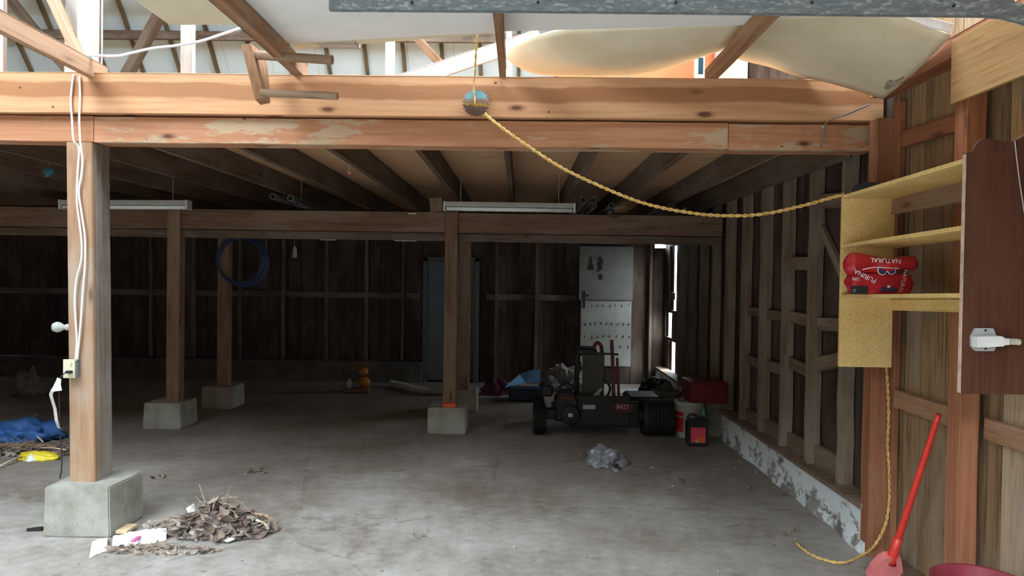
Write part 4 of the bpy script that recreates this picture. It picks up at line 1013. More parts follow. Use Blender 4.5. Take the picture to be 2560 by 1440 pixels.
# ------------------------------------------------------------------ broom, tub
tp = V((2.018, 3.43, zat(2352, 1040, 3.40))); hb0 = at(2232, 1392, 3.80)
bt = at(2230, 1395, 3.80)
br = empty('broom', V((bt.x, bt.y, 0)), 'red-handled broom leaning against the orange-brown wall post', 'broom')
d = (tp-bt).normalized()
bm = bmesh.new(); tube(bm, [bt+d*(i/20*(tp-bt).length) for i in range(21)], .012, 12, rfun=lambda t: .019-.006*t); mesh_obj('handle', bm, BROOMR, br, smooth=True)
bm = bmesh.new(); tube(bm, [bt+d*.14, bt, bt-d*.03], .02, 14, rfun=lambda t: .021+.012*t); mesh_obj('ferrule', bm, BROOMR, br, smooth=True)
bm = bmesh.new()
Mh = basis(bt-d*.01, bt-d*.14, V((1, -.2, .2)))
prism(bm, [(-.03, -.035), (.0, -.065), (.06, -.09), (.13, -.10), (.13, .06), (.06, .065), (-.03, .035)], -.024, .024); mesh_obj('head', bm, PINK, br, M=Mh)
bm = bmesh.new(); rg = random.Random(5)
zmin = (Mh @ V((.13, 0, 0))).z
for i in range(160):
    u = rg.uniform(-.083, .053); w = rg.uniform(-.018, .018); p0 = Mh @ V((.125, u, w)); p1 = Mh @ V((.125+.12, u*1.15, w*1.5)); 
    if p1.z < .004: p1 = p0+(p1-p0)*((p0.z-.004)/(p0.z-p1.z))
    tube(bm, [p0, p1], .0016, 4)
mesh_obj('bristles', bm, STRAW, br)
bm = bmesh.new(); Mt = Matrix.Translation((1.945, 2.97, 0))
lathe(bm, [(.0005, .0), (.135, .0), (.15, .02), (.183, .33), (.192, .335), (.192, .352), (.186, .355), (.178, .35), (.145, .025), (.0005, .02)], (1.945, 2.97, .001), 36)
tag(mesh_obj('maroon_tub', bm, TUB, smooth=True), 'maroon plastic tub on the floor in the bottom right corner', 'tub')

# ------------------------------------------------------------------ floor litter and heaps
def leaf(bm, c, s, rg, mat_i=0):
    ax = V((rg.uniform(-1, 1), rg.uniform(-1, 1), rg.uniform(-.4, .4))).normalized(); up = V((rg.uniform(-.8, .8), rg.uniform(-.8, .8), 1)).normalized()
    y = ax.cross(up).normalized(); z = ax.cross(y)
    w = s*rg.uniform(.25, .5); cur = rg.uniform(-.6, .6)*s
    L = [(-.5, 0), (-.2, .8), (.2, 1), (.55, .5), (.9, 0)]
    sp = [c+ax*(a*s)+z*(cur*(a*a)) for a, _ in L]
    lf = [p+y*w*b+z*(.25*w) for p, (_, b) in zip(sp, L)]; rt = [p-y*w*b+z*(.25*w) for p, (_, b) in zip(sp, L)]
    mn = min(p.z for p in sp+lf+rt)
    sh = V((0, 0, max(0, .003-mn)))
    P = [bm.verts.new(p+sh) for p in sp]; Lv = [bm.verts.new(p+sh) for p in lf[1:4]]; Rv = [bm.verts.new(p+sh) for p in rt[1:4]]
    fs = [(P[0], P[1], Lv[0]), (P[1], P[2], Lv[1], Lv[0]), (P[2], P[3], Lv[2], Lv[1]), (P[3], P[4], Lv[2]),
          (P[0], Rv[0], P[1]), (P[1], Rv[0], Rv[1], P[2]), (P[2], Rv[1], Rv[2], P[3]), (P[3], Rv[2], P[4])]
    for f in fs: bm.faces.new(f).material_index = mat_i
def heap(name, ctr, rx, ry, h, n, mats, label, seed, smin=.03, smax=.08, stalk=0):
    rg = random.Random(seed); bm = bmesh.new()
    # core mound
    m = 22; g = []
    for i in range(n):
        a = rg.uniform(0, 2*PI); r = math.sqrt(rg.random()); x = r*math.cos(a); y = r*math.sin(a)
        z = h*(1-r*r)*rg.uniform(.25, 1.0)*(.7+.6*noise.noise(V((x*2, y*2, seed))))
        leaf(bm, V((ctr.x+x*rx, ctr.y+y*ry, z+.004)), rg.uniform(smin, smax), rg, rg.randrange(len(mats)))
    for i in range(stalk):
        a = rg.uniform(0, 2*PI); r = rg.random()*.9; c = V((ctr.x+r*math.cos(a)*rx, ctr.y+r*math.sin(a)*ry, h*(1-r*r)*.7+.02))
        d = V((rg.uniform(-1, 1), rg.uniform(-1, 1), rg.uniform(-.1, .35))).normalized()*rg.uniform(.04, .14)
        q = [c-d, c+V((0, 0, .01)), c+d]; q = [V((p.x, p.y, max(.005, p.z))) for p in q]
        k0 = len(bm.faces); tube(bm, smooth_path(q, 3), rg.uniform(.0012, .003), 5)
        bm.faces.ensure_lookup_table()
        for f in bm.faces[k0:]: f.material_index = len(mats)
    # low dusty base
    k0 = len(bm.faces)
    c0 = bm.verts.new((ctr.x, ctr.y, h*.45)); rings = []
    for rr, zz in ((.35, .40), (.65, .26), (.9, .08), (1.0, 0.002)):
        ring = []
        for k in range(36):
            a = 2*PI*k/36; q = 1+.14*noise.noise(V((math.cos(a)*2, math.sin(a)*2, seed+rr)))
            z = h*zz*(1+.5*noise.noise(V((a*2, rr*3, seed)))) if rr < 1 else .001
            ring.append(bm.verts.new((ctr.x+rx*.9*rr*q*math.cos(a), ctr.y+ry*.9*rr*q*math.sin(a), z)))
        rings.append(ring)
    for k in range(36): bm.faces.new((c0, rings[0][k], rings[0][(k+1) % 36]))
    for a_, b_2 in zip(rings, rings[1:]):
        for k in range(36): bm.faces.new((a_[k], b_2[k], b_2[(k+1) % 36], a_[(k+1) % 36]))
    bm.faces.ensure_lookup_table()
    for f in bm.faces[k0:]: f.material_index = 0
    o = mesh_obj(name, bm, list(mats)+[STALK]); return tag(o, label, 'debris', kind='stuff')
STALK = plain('brown_dry_stalk', (.34, .26, .19), .9, var=.3, sc=25)
LEAF2 = plain('grey_dead_leaf', (.31, .265, .225), .9, var=.4, sc=18)
LEAF3 = plain('purple_brown_leaf', (.15, .105, .095), .85, var=.4, sc=18)
heap('leaf_pile', atz(555, 1328), .32, .18, .25, 560, (LEAF, LEAF2, LEAF3), 'heap of dry brown leaves and stalks on the floor right of the large footing', 21, .03, .085, 26)
heap('leaf_pile', atz(455, 1325), .22, .12, .05, 170, (LEAF2, LEAF), 'flatter spill of pale leaf scraps between heap and large footing', 22, .02, .06, 15)
heap('leaf_pile', atz(395, 1378), .36, .06, .02, 170, (LEAF2, LEAF), 'thin line of leaf crumbs in front of the torn white cartons', 23, .012, .04, 10)
# torn cartons
def carton(pts, z0, z1, label, mat=PAPER, parent=None, name='torn_carton', th=.004):
    P = [atz(x, y) for x, y in pts]; n = len(P); bm = bmesh.new(); g = []
    c = sum(P, V())/n; 
    a = [bm.verts.new(p+V((0, 0, z0+(z1-z0)*(.5+.5*math.sin(i*2.1))))) for i, p in enumerate(P)]; b = [bm.verts.new(v.co-V((0, 0, th))) for v in a]
    cc = bm.verts.new(c+V((0, 0, z1+.008))); cb = bm.verts.new(c+V((0, 0, z1+.008-th)))
    for i in range(n):
        j = (i+1) % n; bm.faces.new((cc, a[i], a[j])); bm.faces.new((cb, b[j], b[i])); bm.faces.new((a[i], b[i], b[j], a[j]))
    return tag(mesh_obj(name, bm, mat), label, 'carton') if parent is None else mesh_obj(name, bm, mat, parent)
def strip_carton(top, bot, z, label, seed, name='torn_carton'):
    rg_ = random.Random(seed); T_ = resample([atz(x, y) for x, y in top], .015); B_ = resample([atz(x, y) for x, y in bot], .015); n = min(len(T_), len(B_))
    T_ = [T_[round(i*(len(T_)-1)/(n-1))] for i in range(n)]; B_ = [B_[round(i*(len(B_)-1)/(n-1))] for i in range(n)]; g = [[], [], [], []]
    for i in range(n):
        j = rg_.uniform(-.006, .006); up_ = V((0, 0, 1)); d = (T_[i]-B_[i])
        for k, (t, zz) in enumerate(((0, .004), (.25, z*.9), (.75, z), (1, z*.35))):
            g[k].append(B_[i]+d*t+V((0, j*(1 if k in (0, 3) else 0), max(.003, zz+rg_.uniform(-.004, .004)))))
    bm = bmesh.new(); sheet(bm, g, .003); o = mesh_obj(name, bm, PAPER); return tag(o, label, 'carton')
c1 = strip_carton([(232, 1358), (246, 1352), (271, 1351)], [(224, 1398), (240, 1388), (272, 1377)], .03, 'small torn white carton piece, leftmost on the floor', 3)
c2 = strip_carton([(284, 1352), (330, 1338), (380, 1332), (420, 1329)], [(280, 1375), (322, 1370), (345, 1364), (378, 1360), (421, 1352)], .04, 'long torn white carton with a magenta band beside the footing', 5)
bm = bmesh.new(); a, b = atz(351, 1334, .048), atz(361, 1361, .03); box(bm, (a.x, b.y+.012, .036), (a.x+.022, a.y-.03, .0465)); mesh_obj('magenta_band', bm, MAG, c2)
bm = bmesh.new(); a, b = atz(288, 1340), atz(345, 1322); box(bm, (a.x, a.y, .012), (b.x, b.y, .032), .002, ); tag(mesh_obj('wood_offcut', bm, CARD), 'short yellow-brown offcut lying behind the long torn carton', 'offcut')
c3 = carton([(557, 1357), (590, 1338), (603, 1342), (598, 1350), (570, 1362)], .01, .02, 'small white carton scrap in front of the leaf heap')
carton([(625, 1345), (640, 1328), (650, 1332), (645, 1338)], .01, .016, 'tiny white scrap right of the leaf heap')
carton([(465, 1300), (485, 1290), (488, 1305), (470, 1312)], .07, .085, 'crumpled white scrap on top of the leaf heap')
bm = bmesh.new(); 
rg = random.Random(9)
P = atz(650, 1290, .05); tube(bm, smooth_path([atz(640, 1300, .08), atz(662, 1310, .06), atz(668, 1325, .03), atz(650, 1335, .02)], 6), .008, 7); tag(mesh_obj('curled_bark', bm, TWIG, smooth=True), 'pale curled strip of bark at the right end of the leaf heap', 'bark')
bm = bmesh.new(); tube(bm, [atz(620, 1282, .09), atz(672, 1292, .07)], .012, 8); tag(mesh_obj('dry_stick', bm, BROWN), 'short thick stick poking out right of the leaf heap', 'stick')
a = atz(90, 1328); bm = bmesh.new(); prism(bm, [(-.05, -.012), (.03, .0), (.05, .03), (.0, .02)], 0, .02, Matrix.Translation(a+V((0, 0, .001)))); tag(mesh_obj('dark_scrap', bm, BLACK), 'dark rubber scrap touching the left side of the large footing', 'scrap')
# left heap: tarp, sticks, yellow bag
def lump(name, c, sx, sy, sz, mat, label, cat, seed, amp=.25, freq=2.0, sub=4, smooth=True):
    bm = bmesh.new(); bmesh.ops.create_icosphere(bm, subdivisions=sub, radius=1)
    for v in bm.verts:
        q = v.co.copy(); d = 1+amp*noise.noise(q*freq+V((seed, seed, 0)))+amp*.5*noise.noise(q*freq*2.7+V((0, seed, 0)))
        v.co = V((c[0]+q.x*sx*d, c[1]+q.y*sy*d, max(c[2]+.001, c[2]+(q.z*d)*sz)))
    o = mesh_obj(name, bm, mat, smooth=smooth); return tag(o, label, cat) if label else o
q = atz(35, 1103)
lump('blue_tarp', (q.x, q.y+.12, 0), .34, .22, .17, BLUE, 'crumpled blue tarp heap at the left edge of the floor', 'tarp', 3, .45, 2.5)
heap('leaf_pile', atz(60, 1130), .62, .16, .05, 220, (LEAF2, LEAF, LEAF3), 'straw and leaf litter around the yellow bag left of the post', 31, .03, .08, 90)
q = atz(92, 1150)
yb_ = lump('yellow_bag', (q.x, q.y+.02, 0), .16, .07, .07, YEL, 'flattened yellow bag with a white patch left of the front post', 'bag', 7, .3, 2.2)
lump('white_patch', (q.x-.02, q.y-.025, .0), .05, .04, .055, PAPER, None, None, 8, .2); bpy.data.objects['white_patch'].parent = None
wp = bpy.data.objects['white_patch']; attach(wp, yb_)
for i, (p0, p1, m) in enumerate((((0, 1112), (135, 1118), BROWN), ((30, 1060), (92, 1038), TWIG), ((60, 1065), (108, 1105), TWIG), ((0, 1165), (60, 1140), TWIG), ((100, 1120), (165, 1125), TWIG))):
    a, b = atz(*p0, .05 if i != 3 else .02), atz(*p1, .05 if i not in (3,) else .03); bm = bmesh.new(); tube(bm, [a, a.lerp(b, .5)+V((0, 0, .01)), b], .012 if i < 2 else .007, 7)
    tag(mesh_obj('dry_stick', bm, m, smooth=True), ['long stick between the blue tarp and the yellow bag', 'stick lying on the back of the blue tarp', 'pale stick sloping down right of the blue tarp', 'pale stick in front of the yellow bag at the frame edge', 'pale stick between yellow bag and front post'][i], 'stick')
# plastic bag on the floor
q = atz(1520, 1172); bm = bmesh.new(); bmesh.ops.create_icosphere(bm, subdivisions=5, radius=1)
for v in bm.verts:
    p_ = v.co.copy(); n1 = noise.noise(p_*1.7+V((5, 1, 0))); r1 = 1-abs(noise.noise(p_*2.6+V((1, 9, 2))))*2.2; r2 = 1-abs(noise.noise(p_*6.5+V((4, 2, 2))))*2.0
    d = .78+.35*n1+.20*r1+.09*r2
    v.co = V((q.x-.005+p_.x*.165*d, q.y+.14+p_.y*.14*d, max(.002, .03+p_.z*.125*d)))
pb = tag(mesh_obj('plastic_bag', bm, BAGM, smooth=True), 'crumpled clear plastic bag on the open floor', 'bag')
bm = bmesh.new(); g = [[at(1518, 1164, 5.93), at(1545, 1160, 5.95)], [at(1530, 1172, 5.86), at(1549, 1172, 5.9)], [atz(1534, 1179, .004), atz(1552, 1182, .004)]]; sheet(bm, g, .002); mesh_obj('handle_flap', bm, BAGM, pb, smooth=True)
# small floor bits
rg = random.Random(42); bm = bmesh.new()
for i in range(150):
    x, y = rg.uniform(-3.3, 2.0), rg.uniform(3.5, 7.8)
    if -2.9 < x < -2.35 and 4.1 < y < 4.7: continue
    s = rg.uniform(.004, .011); bmesh.ops.create_icosphere(bm, subdivisions=1, radius=s, matrix=Matrix.Translation((x, y, s*.5)) @ Matrix.Diagonal((rg.uniform(.7, 1.8), rg.uniform(.7, 1.6), .7, 1)))
for f in bm.faces: f.material_index = 0
tag(mesh_obj('floor_grit', bm, plain('floor_grit', (.30, .26, .22), .9, var=.8, sc=2)), 'small pebbles and crumbs scattered over the concrete floor', 'grit', kind='stuff')
for i, (px, py, n_, sc_, lb) in enumerate(((640, 1180, 10, .04, 'small leaf cluster on the floor behind the heap'), (395, 1195, 12, .04, 'leaf scraps beside the top of the large footing'), (1700, 1203, 9, .035, 'small dark leaf cluster right of the plastic bag'), (1980, 1335, 9, .03, 'small dry tuft at the end of the yellow rope'), (1030, 1342, 6, .03, 'tiny leaf scraps at the bottom centre of the floor'), (1880, 1225, 6, .03, 'white and brown crumbs near the kerb'), (1440, 1150, 5, .035, 'dark scrap just left of the plastic bag'), (1950, 1240, 6, .03, 'brown crumbs along the foot of the kerb'))):
    c = atz(px, py); bm = bmesh.new(); rg = random.Random(50+i)
    for k in range(n_): leaf(bm, c+V((rg.gauss(0, .035), rg.gauss(0, .03), .01)), rg.uniform(sc_*.5, sc_), rg, 0)
    tag(mesh_obj('leaf_cluster', bm, [LEAF3 if i in (2, 6) else LEAF]), lb, 'debris', kind='stuff')

# ------------------------------------------------------------------ buckets, crate, jug by the right wall
def bucket(c, r0, r1, h, mat, label, ribs=True):
    root = empty('bucket', c, label, 'bucket')
    prof = [(.0005, 0), (r0, 0), (r0+(r1-r0)*.7, h*.72)]
    if ribs: prof += [(r1+.006, h*.74), (r1+.006, h*.78), (r1, h*.80), (r1, h*.86), (r1+.006, h*.88), (r1+.006, h*.90), (r1, h*.92)]
    prof += [(r1+.004, h*.98), (r1+.002, h), (r1-.006, h), (r0, .02), (.0005, .015)]
    bm = bmesh.new(); lathe(bm, prof, c, 30); mesh_obj('shell', bm, mat, root, smooth=False)
    return root
cb1 = atz(1728, 1098); cb1.y += .15
b1 = bucket(V((cb1.x+.01, cb1.y, .001)), .128, .146, .36, BUCK, 'white plastic bucket with a red stripe left of the black jug')
bm = bmesh.new(); c = V((cb1.x+.01, cb1.y, 0)); seg = []
for k in range(10):
    a = PI*1.02+PI*.28*k/9; rr = .142; seg.append((c.x+rr*math.cos(a), c.y+rr*math.sin(a)))
for z0_, z1_ in ((.06, .205), (.22, .26)):
    A_ = [bm.verts.new((x, y, z0_)) for x, y in seg]; B_ = [bm.verts.new((c.x+(x-c.x)*1.025, c.y+(y-c.y)*1.025, z1_)) for x, y in seg]
    for k in range(9): bm.faces.new((A_[k], A_[k+1], B_[k+1], B_[k]))
mesh_obj('red_stripe', bm, RED, b1)
cb2 = V((cb1.x+.30-.0, cb1.y+.10, .001))
b2 = bucket(cb2, .135, .152, .345, BUCKD, 'dirty white bucket under the red box by the kerb', ribs=False)
# red box across both
bm = bmesh.new(); zt0 = .363
x0, x1 = at(1712, 1000, 7.3).x, at(1803, 1000, 7.3).x
zt1 = at(1750, 950, 7.25).z
box(bm, (x0, cb1.y-.16, zt0), (x1-.0, cb1.y+.22, zt1-.012), .004)
rbx_ = tag(mesh_obj('red_box', bm, REDD), 'dark red metal box resting across the two buckets', 'box')
bm = bmesh.new(); box(bm, (x0-.005, cb1.y-.165, zt1-.012), (x1+.003, cb1.y+.225, zt1), .002); mesh_obj('lid', bm, REDD, rbx_)
# black jug
cj = atz(1744, 1117); cj.y += .06
jr = empty('jug', cj, 'black plastic jug with a pink-red label on the floor', 'jug')
s = cj.y/1780
bm = bmesh.new()
pl = [(-24, 0), (24, 0), (25, 4), (24, 66), (20, 72), (2, 72), (-2, 78), (-19, 78), (-25, 70), (-25, 4)]
hole = None
prism(bm, [(x*s, z*s) for x, z in [(-24, 0), (24, 0), (25, 4), (25, 64), (21, 70), (-25, 62), (-25, 4)]], -.06, .06, Matrix.Translation(cj+V((0, 0, .001))) @ Matrix.Rotation(PI/2, 4, 'X'))
bmesh.ops.bevel(bm, geom=bm.edges[:], offset=.008, segments=2, affect='EDGES'); mesh_obj('body', bm, JUG, jr)
bm = bmesh.new(); tube(bm, smooth_path([cj+V((-22*s, 0, 60*s)), cj+V((-21*s, 0, 72*s)), cj+V((-12*s, 0, 77*s)), cj+V((-2*s, 0, 75*s)), cj+V((6*s, 0, 64*s))], 5), .012, 8); mesh_obj('handle', bm, JUG, jr, smooth=True)
bm = bmesh.new(); lathe(bm, [(.022, 0), (.022, .02), (.0005, .021)], cj+V((14*s, 0, 70*s-.004)), 16); mesh_obj('cap', bm, JUG, jr)
bm = bmesh.new(); box(bm, (cj.x-17*s, cj.y-.0625, 10*s), (cj.x+19*s, cj.y-.0605, 48*s), .0005); lbj = mesh_obj('label_sticker', bm, PLAB, jr)
bm = bmesh.new(); box(bm, (cj.x+2*s, cj.y-.0642, 11*s), (cj.x+18*s, cj.y-.0628, 24*s)); mesh_obj('orange_print', bm, OLAB, lbj)
bm = bmesh.new(); box(bm, (cj.x-5*s, cj.y-.0642, 10*s), (cj.x+1*s, cj.y-.0628, 18*s)); mesh_obj('grey_print', bm, SILV, lbj)
# green nozzle behind jug
c = at(1758, 1040, cj.y+.11); bm = bmesh.new(); lathe(bm, [(.0005, 0), (.032, 0), (.032, .06), (.03, .25), (.022, .28), (.012, .30), (.008, .345), (.0005, .347)], (c.x, cj.y+.099, .001), 16)
tag(mesh_obj('green_bottle', bm, GRN, smooth=True), 'green bottle with a pointed top standing behind the black jug', 'bottle')
q = atz(1678, 1060); bucket(V((q.x, q.y+.25, .001)), .13, .16, .33, BUCKD, 'dim old bucket between the machine and the red-striped bucket', ribs=False)
lump('rag', (q.x-.01, q.y+.25, .29), .11, .11, .12, plain('dull_green_rag', (.09, .10, .08), .9), 'dull rag stuffed in the dim old bucket', 'rag', 12, .4)

# ------------------------------------------------------------------ garden machine
mc = V(((.222+1.406)/2, 7.5, 0))
mg = empty('garden_machine', mc, 'dark wheeled garden machine with engine and red lever posts', 'machine')
def part(nm, mat, fn, parent=None, smooth=False):
    bm = bmesh.new(); fn(bm); return mesh_obj(nm, bm, mat, parent or mg, smooth=smooth)
MY = Matrix.Rotation(PI/2, 4, 'Y')
def tyre(cx, cy, r, w, parent_name='wheel'):
    def f(bm):
        pr = [(r*.55, -w/2), (r*.92, -w/2), (r, -w*.36)]
        for i in range(6): pr += [(r, -w*.36+w*.12*i), (r-.012, -w*.36+w*.12*i+w*.03), (r-.012, -w*.36+w*.12*i+w*.08)]
        pr += [(r, w*.36), (r*.92, w/2), (r*.55, w/2)]
        lathe(bm, pr, (cx, cy, r+.001), 30, MY)
    wl = part(parent_name, BLACK, f)
    part('hub', DKGRY, lambda bm: lathe(bm, [(.001, -w*.3), (r*.56, -w*.3), (r*.56, w*.3), (.001, w*.3)], (cx, cy, r+.001), 24, MY), wl)
    return wl
wl_r = 43*7.15/1780
xl = at(1352, 1050, 7.35).x; xr_ = at(1640, 1050, 7.35).x
tyre(xl, 7.36, .175, .13); tyre(xr_, 7.40, .19, .30)
tyre(xl+.02, 8.0, .15, .11)
part('frame', DKGRY, lambda bm: (box(bm, (xl+.05, 7.28, .17), (xr_-.12, 7.40, .27), .008), box(bm, (xl+.15, 7.35, .14), (xr_-.16, 8.05, .22), .01), box(bm, (xl+.3, 7.26, .10), (xr_-.2, 7.30, .36), .01)))
def eng(bm):
    c = at(1420, 1020, 7.22); box(bm, (c.x-.12, 7.22, .16), (c.x+.11, 7.5, .40), .02); box(bm, (c.x-.09, 7.2, .40), (c.x+.08, 7.45, .46), .02)
eg = part('engine', DKGRY, eng)
c = at(1428, 1030, 7.18)
part('recoil_cover', DKGRY, lambda bm: lathe(bm, [(.10, 0), (.10, .03), (.085, .045), (.04, .05), (.0005, .05)], (c.x, 7.23, c.z), 28, Matrix.Rotation(PI/2, 4, 'X')), eg)
part('engine_badge', SILV, lambda bm: box(bm, (c.x-.022, 7.176, c.z-.018), (c.x+.022, 7.182, c.z+.018), .002), eg)
c2_ = at(1420, 985, 7.2); part('fuel_tank', MACHR, lambda bm: box(bm, (c2_.x-.09, 7.21, c2_.z-.045), (c2_.x+.09, 7.4, c2_.z+.02), .02), eg)
part('air_filter', BLACK, lambda bm: box(bm, (at(1370, 0, 7.3).x, 7.25, .40), (at(1400, 0, 7.3).x, 7.4, .52), .02), eg)
a, b = at(1456, 985, 7.45), at(1511, 882, 7.45)
part('guard_panel', OSBG, lambda bm: box(bm, (a.x, 7.44, a.z-.1), (b.x, 7.46, b.z), .004))
part('seat', BLACK, lambda bm: (box(bm, (at(1452, 0, 7.6).x, 7.47, b.z-.02), (at(1504, 0, 7.6).x, 7.75, b.z+.06), .02), box(bm, (at(1450, 0, 7.6).x, 7.47, .25), (at(1462, 0, 7.6).x, 7.52, b.z), .01)))
part('handle_knob', REDD, lambda bm: tube(bm, smooth_path([at(1484, 882, 7.5), at(1487, 860, 7.5), at(1495, 853, 7.5), at(1503, 862, 7.5), at(1505, 882, 7.5)], 5), .018, 10), smooth=True)
for (px0, px1, t_, bb, w_) in ((1524, 1532, 846, 1005, .026), (1537, 1544, 890, 1005, .020)):
    q0, q1 = at(px0+5, t_, 7.40), at((px0+px1)/2+6, bb, 7.36)
    board('lever_post', q0, q1, w_*1.3, w_*1.3, MACHR, mg, up=(0, 1, 0), n=3)
board('cross_bar', at(1490, 878, 7.40), at(1545, 882, 7.38), .022, .022, DKGRY, mg, n=2)
for pp in ([(1400, 995), (1403, 960), (1420, 952), (1450, 970)], [(1508, 940), (1524, 960), (1520, 980), (1505, 992)], [(1455, 980), (1440, 960), (1445, 940), (1452, 900)]):
    part('hose', BLACK, lambda bm: tube(bm, smooth_path([at(x, y, 7.32) for x, y in pp], 6), .013, 8), smooth=True)
part('side_plate', BLACK, lambda bm: (box(bm, (at(1450, 0, 7.25).x, 7.24, .13), (at(1590, 0, 7.25).x, 7.27, .42), .006)))
a, b = at(1529, 1018, 7.235), at(1582, 1002, 7.235)
pl_ = part('number_plate', MACHR, lambda bm: (box(bm, (a.x, 7.232, a.z), (b.x, 7.238, b.z), .001), box(bm, (a.x+.03, 7.232, a.z-.02), (b.x-.03, 7.238, a.z-.002), .001)))
tb = text_bm('8427', .062, .0005); mesh_obj('lettering', tb, plain('faded_print', (.55, .48, .45), .6), pl_, M=Matrix.Translation(V(((a.x+b.x)/2, 7.230, (a.z+b.z)/2))) @ Matrix.Rotation(PI/2, 4, 'X'))
a, b = at(1458, 1015, 7.235), at(1489, 1005, 7.235)
part('white_sticker', SILV, lambda bm: box(bm, (a.x, 7.232, a.z), (b.x, 7.238, b.z), .001))
part('hydraulic_valve', SILV, lambda bm: (bmesh.ops.create_uvsphere(bm, u_segments=14, v_segments=10, radius=.035, matrix=Matrix.Translation(at(1494, 985, 7.34))), tube(bm, [at(1485, 985, 7.34), at(1505, 965, 7.36)], .018, 10)), smooth=True)
part('deck', BLACK, lambda bm: box(bm, (at(1590, 0, 7.6).x-.03, 7.5, .25), (at(1690, 0, 7.6).x-.10, 7.95, .37), .03))

mg.location.y -= .17; mg.location.x -= .02
# ------------------------------------------------------------------ things at the back
# orange ornament with tray
c = at(908, 935, 9.9); z0 = at(900, 972, 9.9).z; 
kz = .0
fb = atz(905, 975); fb.y = 9.9
ty = 9.6
c = at(905, 955, ty)
oo = empty('stacked_ornament', (c.x, ty, at(905, 970, ty).z), 'orange ornament of two stacked balls with spiky top near the back wall', 'ornament')
zb0 = .03
cz1, cz2 = at(910, 955, ty), at(908, 928, ty)
for (q, r) in ((cz1, .085), (cz2, .07)):
    bm = bmesh.new(); bmesh.ops.create_uvsphere(bm, u_segments=24, v_segments=14, radius=r)
    for v in bm.verts: v.co.z *= .88; v.co += V((v.co.x, v.co.y, 0))*(.05*math.cos(8*math.atan2(v.co.y, v.co.x)))
    bmesh.ops.translate(bm, verts=bm.verts, vec=q); mesh_obj('ball', bm, ORANGE, oo, smooth=True)
bm = bmesh.new()
for i in range(9): a = PI*i/8; tube(bm, [cz2+V((math.cos(a)*.05, 0, .04)), cz2+V((math.cos(a)*.14, 0, .06+.09*math.sin(a)))], .005, 5)
mesh_obj('spike_crown', bm, plain('dark_orange_twig', (.30, .14, .04), .8), oo)
bz = cz1.z-.078
tr_ = at(893, 969, ty); bm = bmesh.new(); box(bm, (at(866, 969, ty).x, ty-.12, bz-.05), (at(924, 969, ty).x, ty+.12, bz-.002), .006); tag(mesh_obj('wooden_box', bm, OLDP), 'low reddish box under the orange ornament', 'box')
bm = bmesh.new(); box(bm, (at(866, 969, ty).x+.02, ty-.10, 0.001), (at(924, 969, ty).x-.02, ty+.10, bz-.051), .004); tag(mesh_obj('dark_crate', bm, BLACK), 'dark crate on the floor carrying the low reddish box', 'crate')
jc = at(876, 955, ty); bm = bmesh.new(); lathe(bm, [(.0005, 0), (.035, 0), (.038, .05), (.036, .09), (.02, .10), (.02, .12), (.0005, .121)], (jc.x-.005, ty-.03, bz), 18); tag(mesh_obj('glass_jar', bm, SILV, smooth=True), 'small pale jar beside the orange ornament', 'jar')
# ribbed hose along the floor
hp = smooth_path([atz(945, 985, .05)+V((0, .9, 0)), atz(985, 985, .05)+V((0, .7, 0)), atz(1030, 990, .05)+V((0, .5, 0)), atz(1075, 990, .05)+V((0, .35, 0)), atz(1140, 985, .05)+V((0, .35, 0))], 30)
bm = bmesh.new(); P = resample(hp, .012); tube(bm, P, .04, 14, rfun=None)
for i, v in enumerate(bm.verts):
    k = i//14; ctr_ = P[k]; f_ = 1.0+(.22 if k % 3 == 0 else -.14); v.co = ctr_+(v.co-ctr_)*f_
tag(mesh_obj('ribbed_hose', bm, plain('pale_ribbed_plastic', (.30, .29, .25), .5), smooth=False), 'pale ribbed drain hose lying on the floor near the back', 'hose')
# pale flat patches that paint slit light onto the floor
def floor_light(pts, label, mat=FLOORLIT, z=.006):
    bm = bmesh.new(); P = [atz(x, y) for x, y in pts]; a = [bm.verts.new(p+V((0, 0, z))) for p in P]; b = [bm.verts.new(p+V((0, 0, .001))) for p in P]; n = len(P)
    bm.faces.new(a); bm.faces.new(b[::-1])
    for i in range(n): bm.faces.new((a[i], a[(i+1) % n], b[(i+1) % n], b[i]))
    tag(mesh_obj('floor_light_patch', bm, mat), label, 'sheet')
floor_light([(1192, 974), (1400, 971), (1405, 984), (1300, 992), (1192, 996)], 'pale sheet painted as slit light on the floor behind the middle post')
floor_light([(1545, 972), (1610, 974), (1660, 986), (1655, 995), (1600, 990), (1550, 984)], 'pale strip painted as slit light on the floor right of the machine')
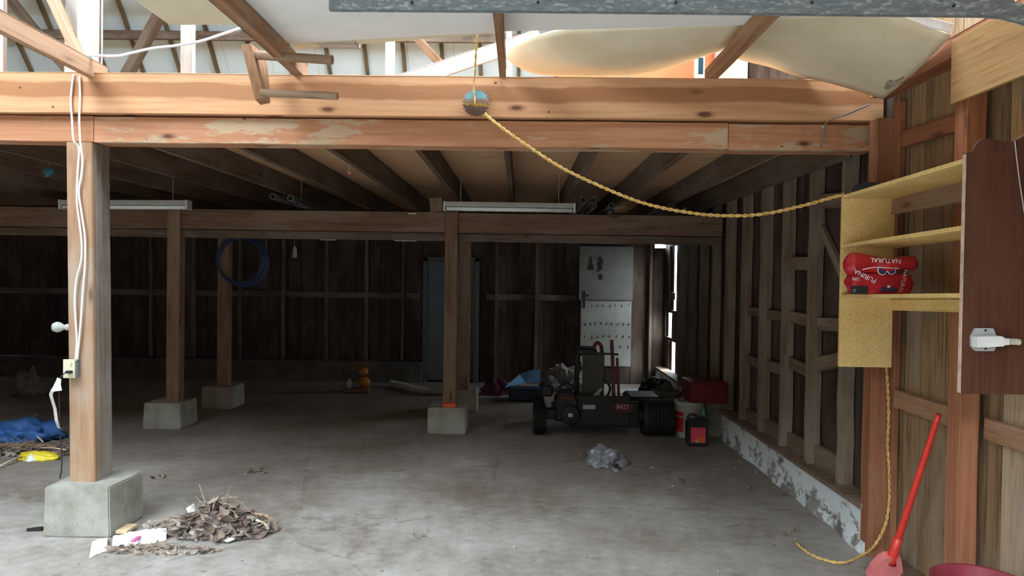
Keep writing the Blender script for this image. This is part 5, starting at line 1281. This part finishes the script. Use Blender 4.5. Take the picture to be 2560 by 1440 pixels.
# blue box and cloth
yb2 = 9.6
a, b = at(1285, 951, yb2), at(1350, 922, yb2+.15)
bm = bmesh.new(); g = [[atz(1262, 968, .165), atz(1315, 956, .165), atz(1352, 956, .165)], [at(1300, 935, 9.75), at(1325, 926, 9.75), at(1350, 922, 9.75)]]; sheet(bm, g, .01)
tag(mesh_obj('glossy_board', bm, BLUEB), 'tilted glossy blue panel catching light near the back wall', 'panel')
bm = bmesh.new(); a, b = at(1272, 974, 9.3), at(1360, 953, 9.3); box(bm, (a.x, 9.05, .001), (b.x-.03, 9.33, .16), .02); tag(mesh_obj('dark_blue_case', bm, plain('dark_blue_case', (.012, .03, .06), .5)), 'dark blue case on the floor below the glossy panel', 'case')
q = atz(1240, 985); lump('cloth_heap', (at(1242, 950, 9.6).x, 9.6, 0), .20, .15, .18, ROSE, 'dull pink cloth heap left of the blue panel', 'cloth', 4, .4, 2.4)
q = at(1404, 940, 9.95); lump('rubble_heap', (q.x+.03, 10.0, 0), .30, .22, .33, RUBB, 'grey rubble heap behind the garden machine', 'rubble', 14, .45, 2.8, smooth=False)
q = at(1640, 940, 9.2); lump('dark_sack', (q.x-.02, 9.2, 0), .26, .2, .30, BLACK, 'black sack at the back right of the garden machine', 'sack', 15, .3, 2)
# faint grey things far left
q = at(75, 950, 9.0); lump('grey_bundle', (q.x, 9.0, 0), .2, .15, .32, plain('dim_grey_cloth', (.16, .15, .14), .9), 'dim grey bundle far back at the left edge', 'bundle', 18, .4)
# orange-red scrap on the footing
c = at(1123, 1004, 7.17); bm = bmesh.new(); box(bm, (c.x-.065, 7.135, .267), (c.x+.07, 7.20, .305), .008)
for v in bm.verts: v.co += noise.noise_vector(v.co*20)*.006
for v in bm.verts: v.co.z = max(v.co.z, .267)
tag(mesh_obj('orange_scrap', bm, plain('bright_orange_plastic', (.85, .10, .04), .5)), 'bright orange-red scrap on the footing of the middle post', 'scrap')
# small detail bits
bm = bmesh.new(); c = at(1031, 534, 7.22); box(bm, c-V((.04, .008, .006)), c+V((.04, .008, .006)), .001); tag(mesh_obj('yellow_chip', bm, BEIGE), 'small yellow chip on the edge of the cross beam', 'scrap')
for (px0, px1, py, lb) in ((985, 1040, 601, 'pale sliver under the lower beam left of the middle post'), (800, 838, 595, 'pale sliver under the lower beam far left of the middle post')):
    a, b = at(px0, py, 7.27), at(px1, py+1, 7.27); timber('wood_sliver', lb, 'sliver', V((a.x, 7.30, 1.945)), V((b.x, 7.30, 1.945)), .008, .05, PALE, n=2)
# thin light cracks and bright torn edge at the slit top
timber('slit_board', 'weathered board edge lit by the daylight slit', 'board', (2.15, 10.02, 1.30), (2.15, 10.02, 1.40), .20, .02, OLD, up=(0, 1, 0), n=2)
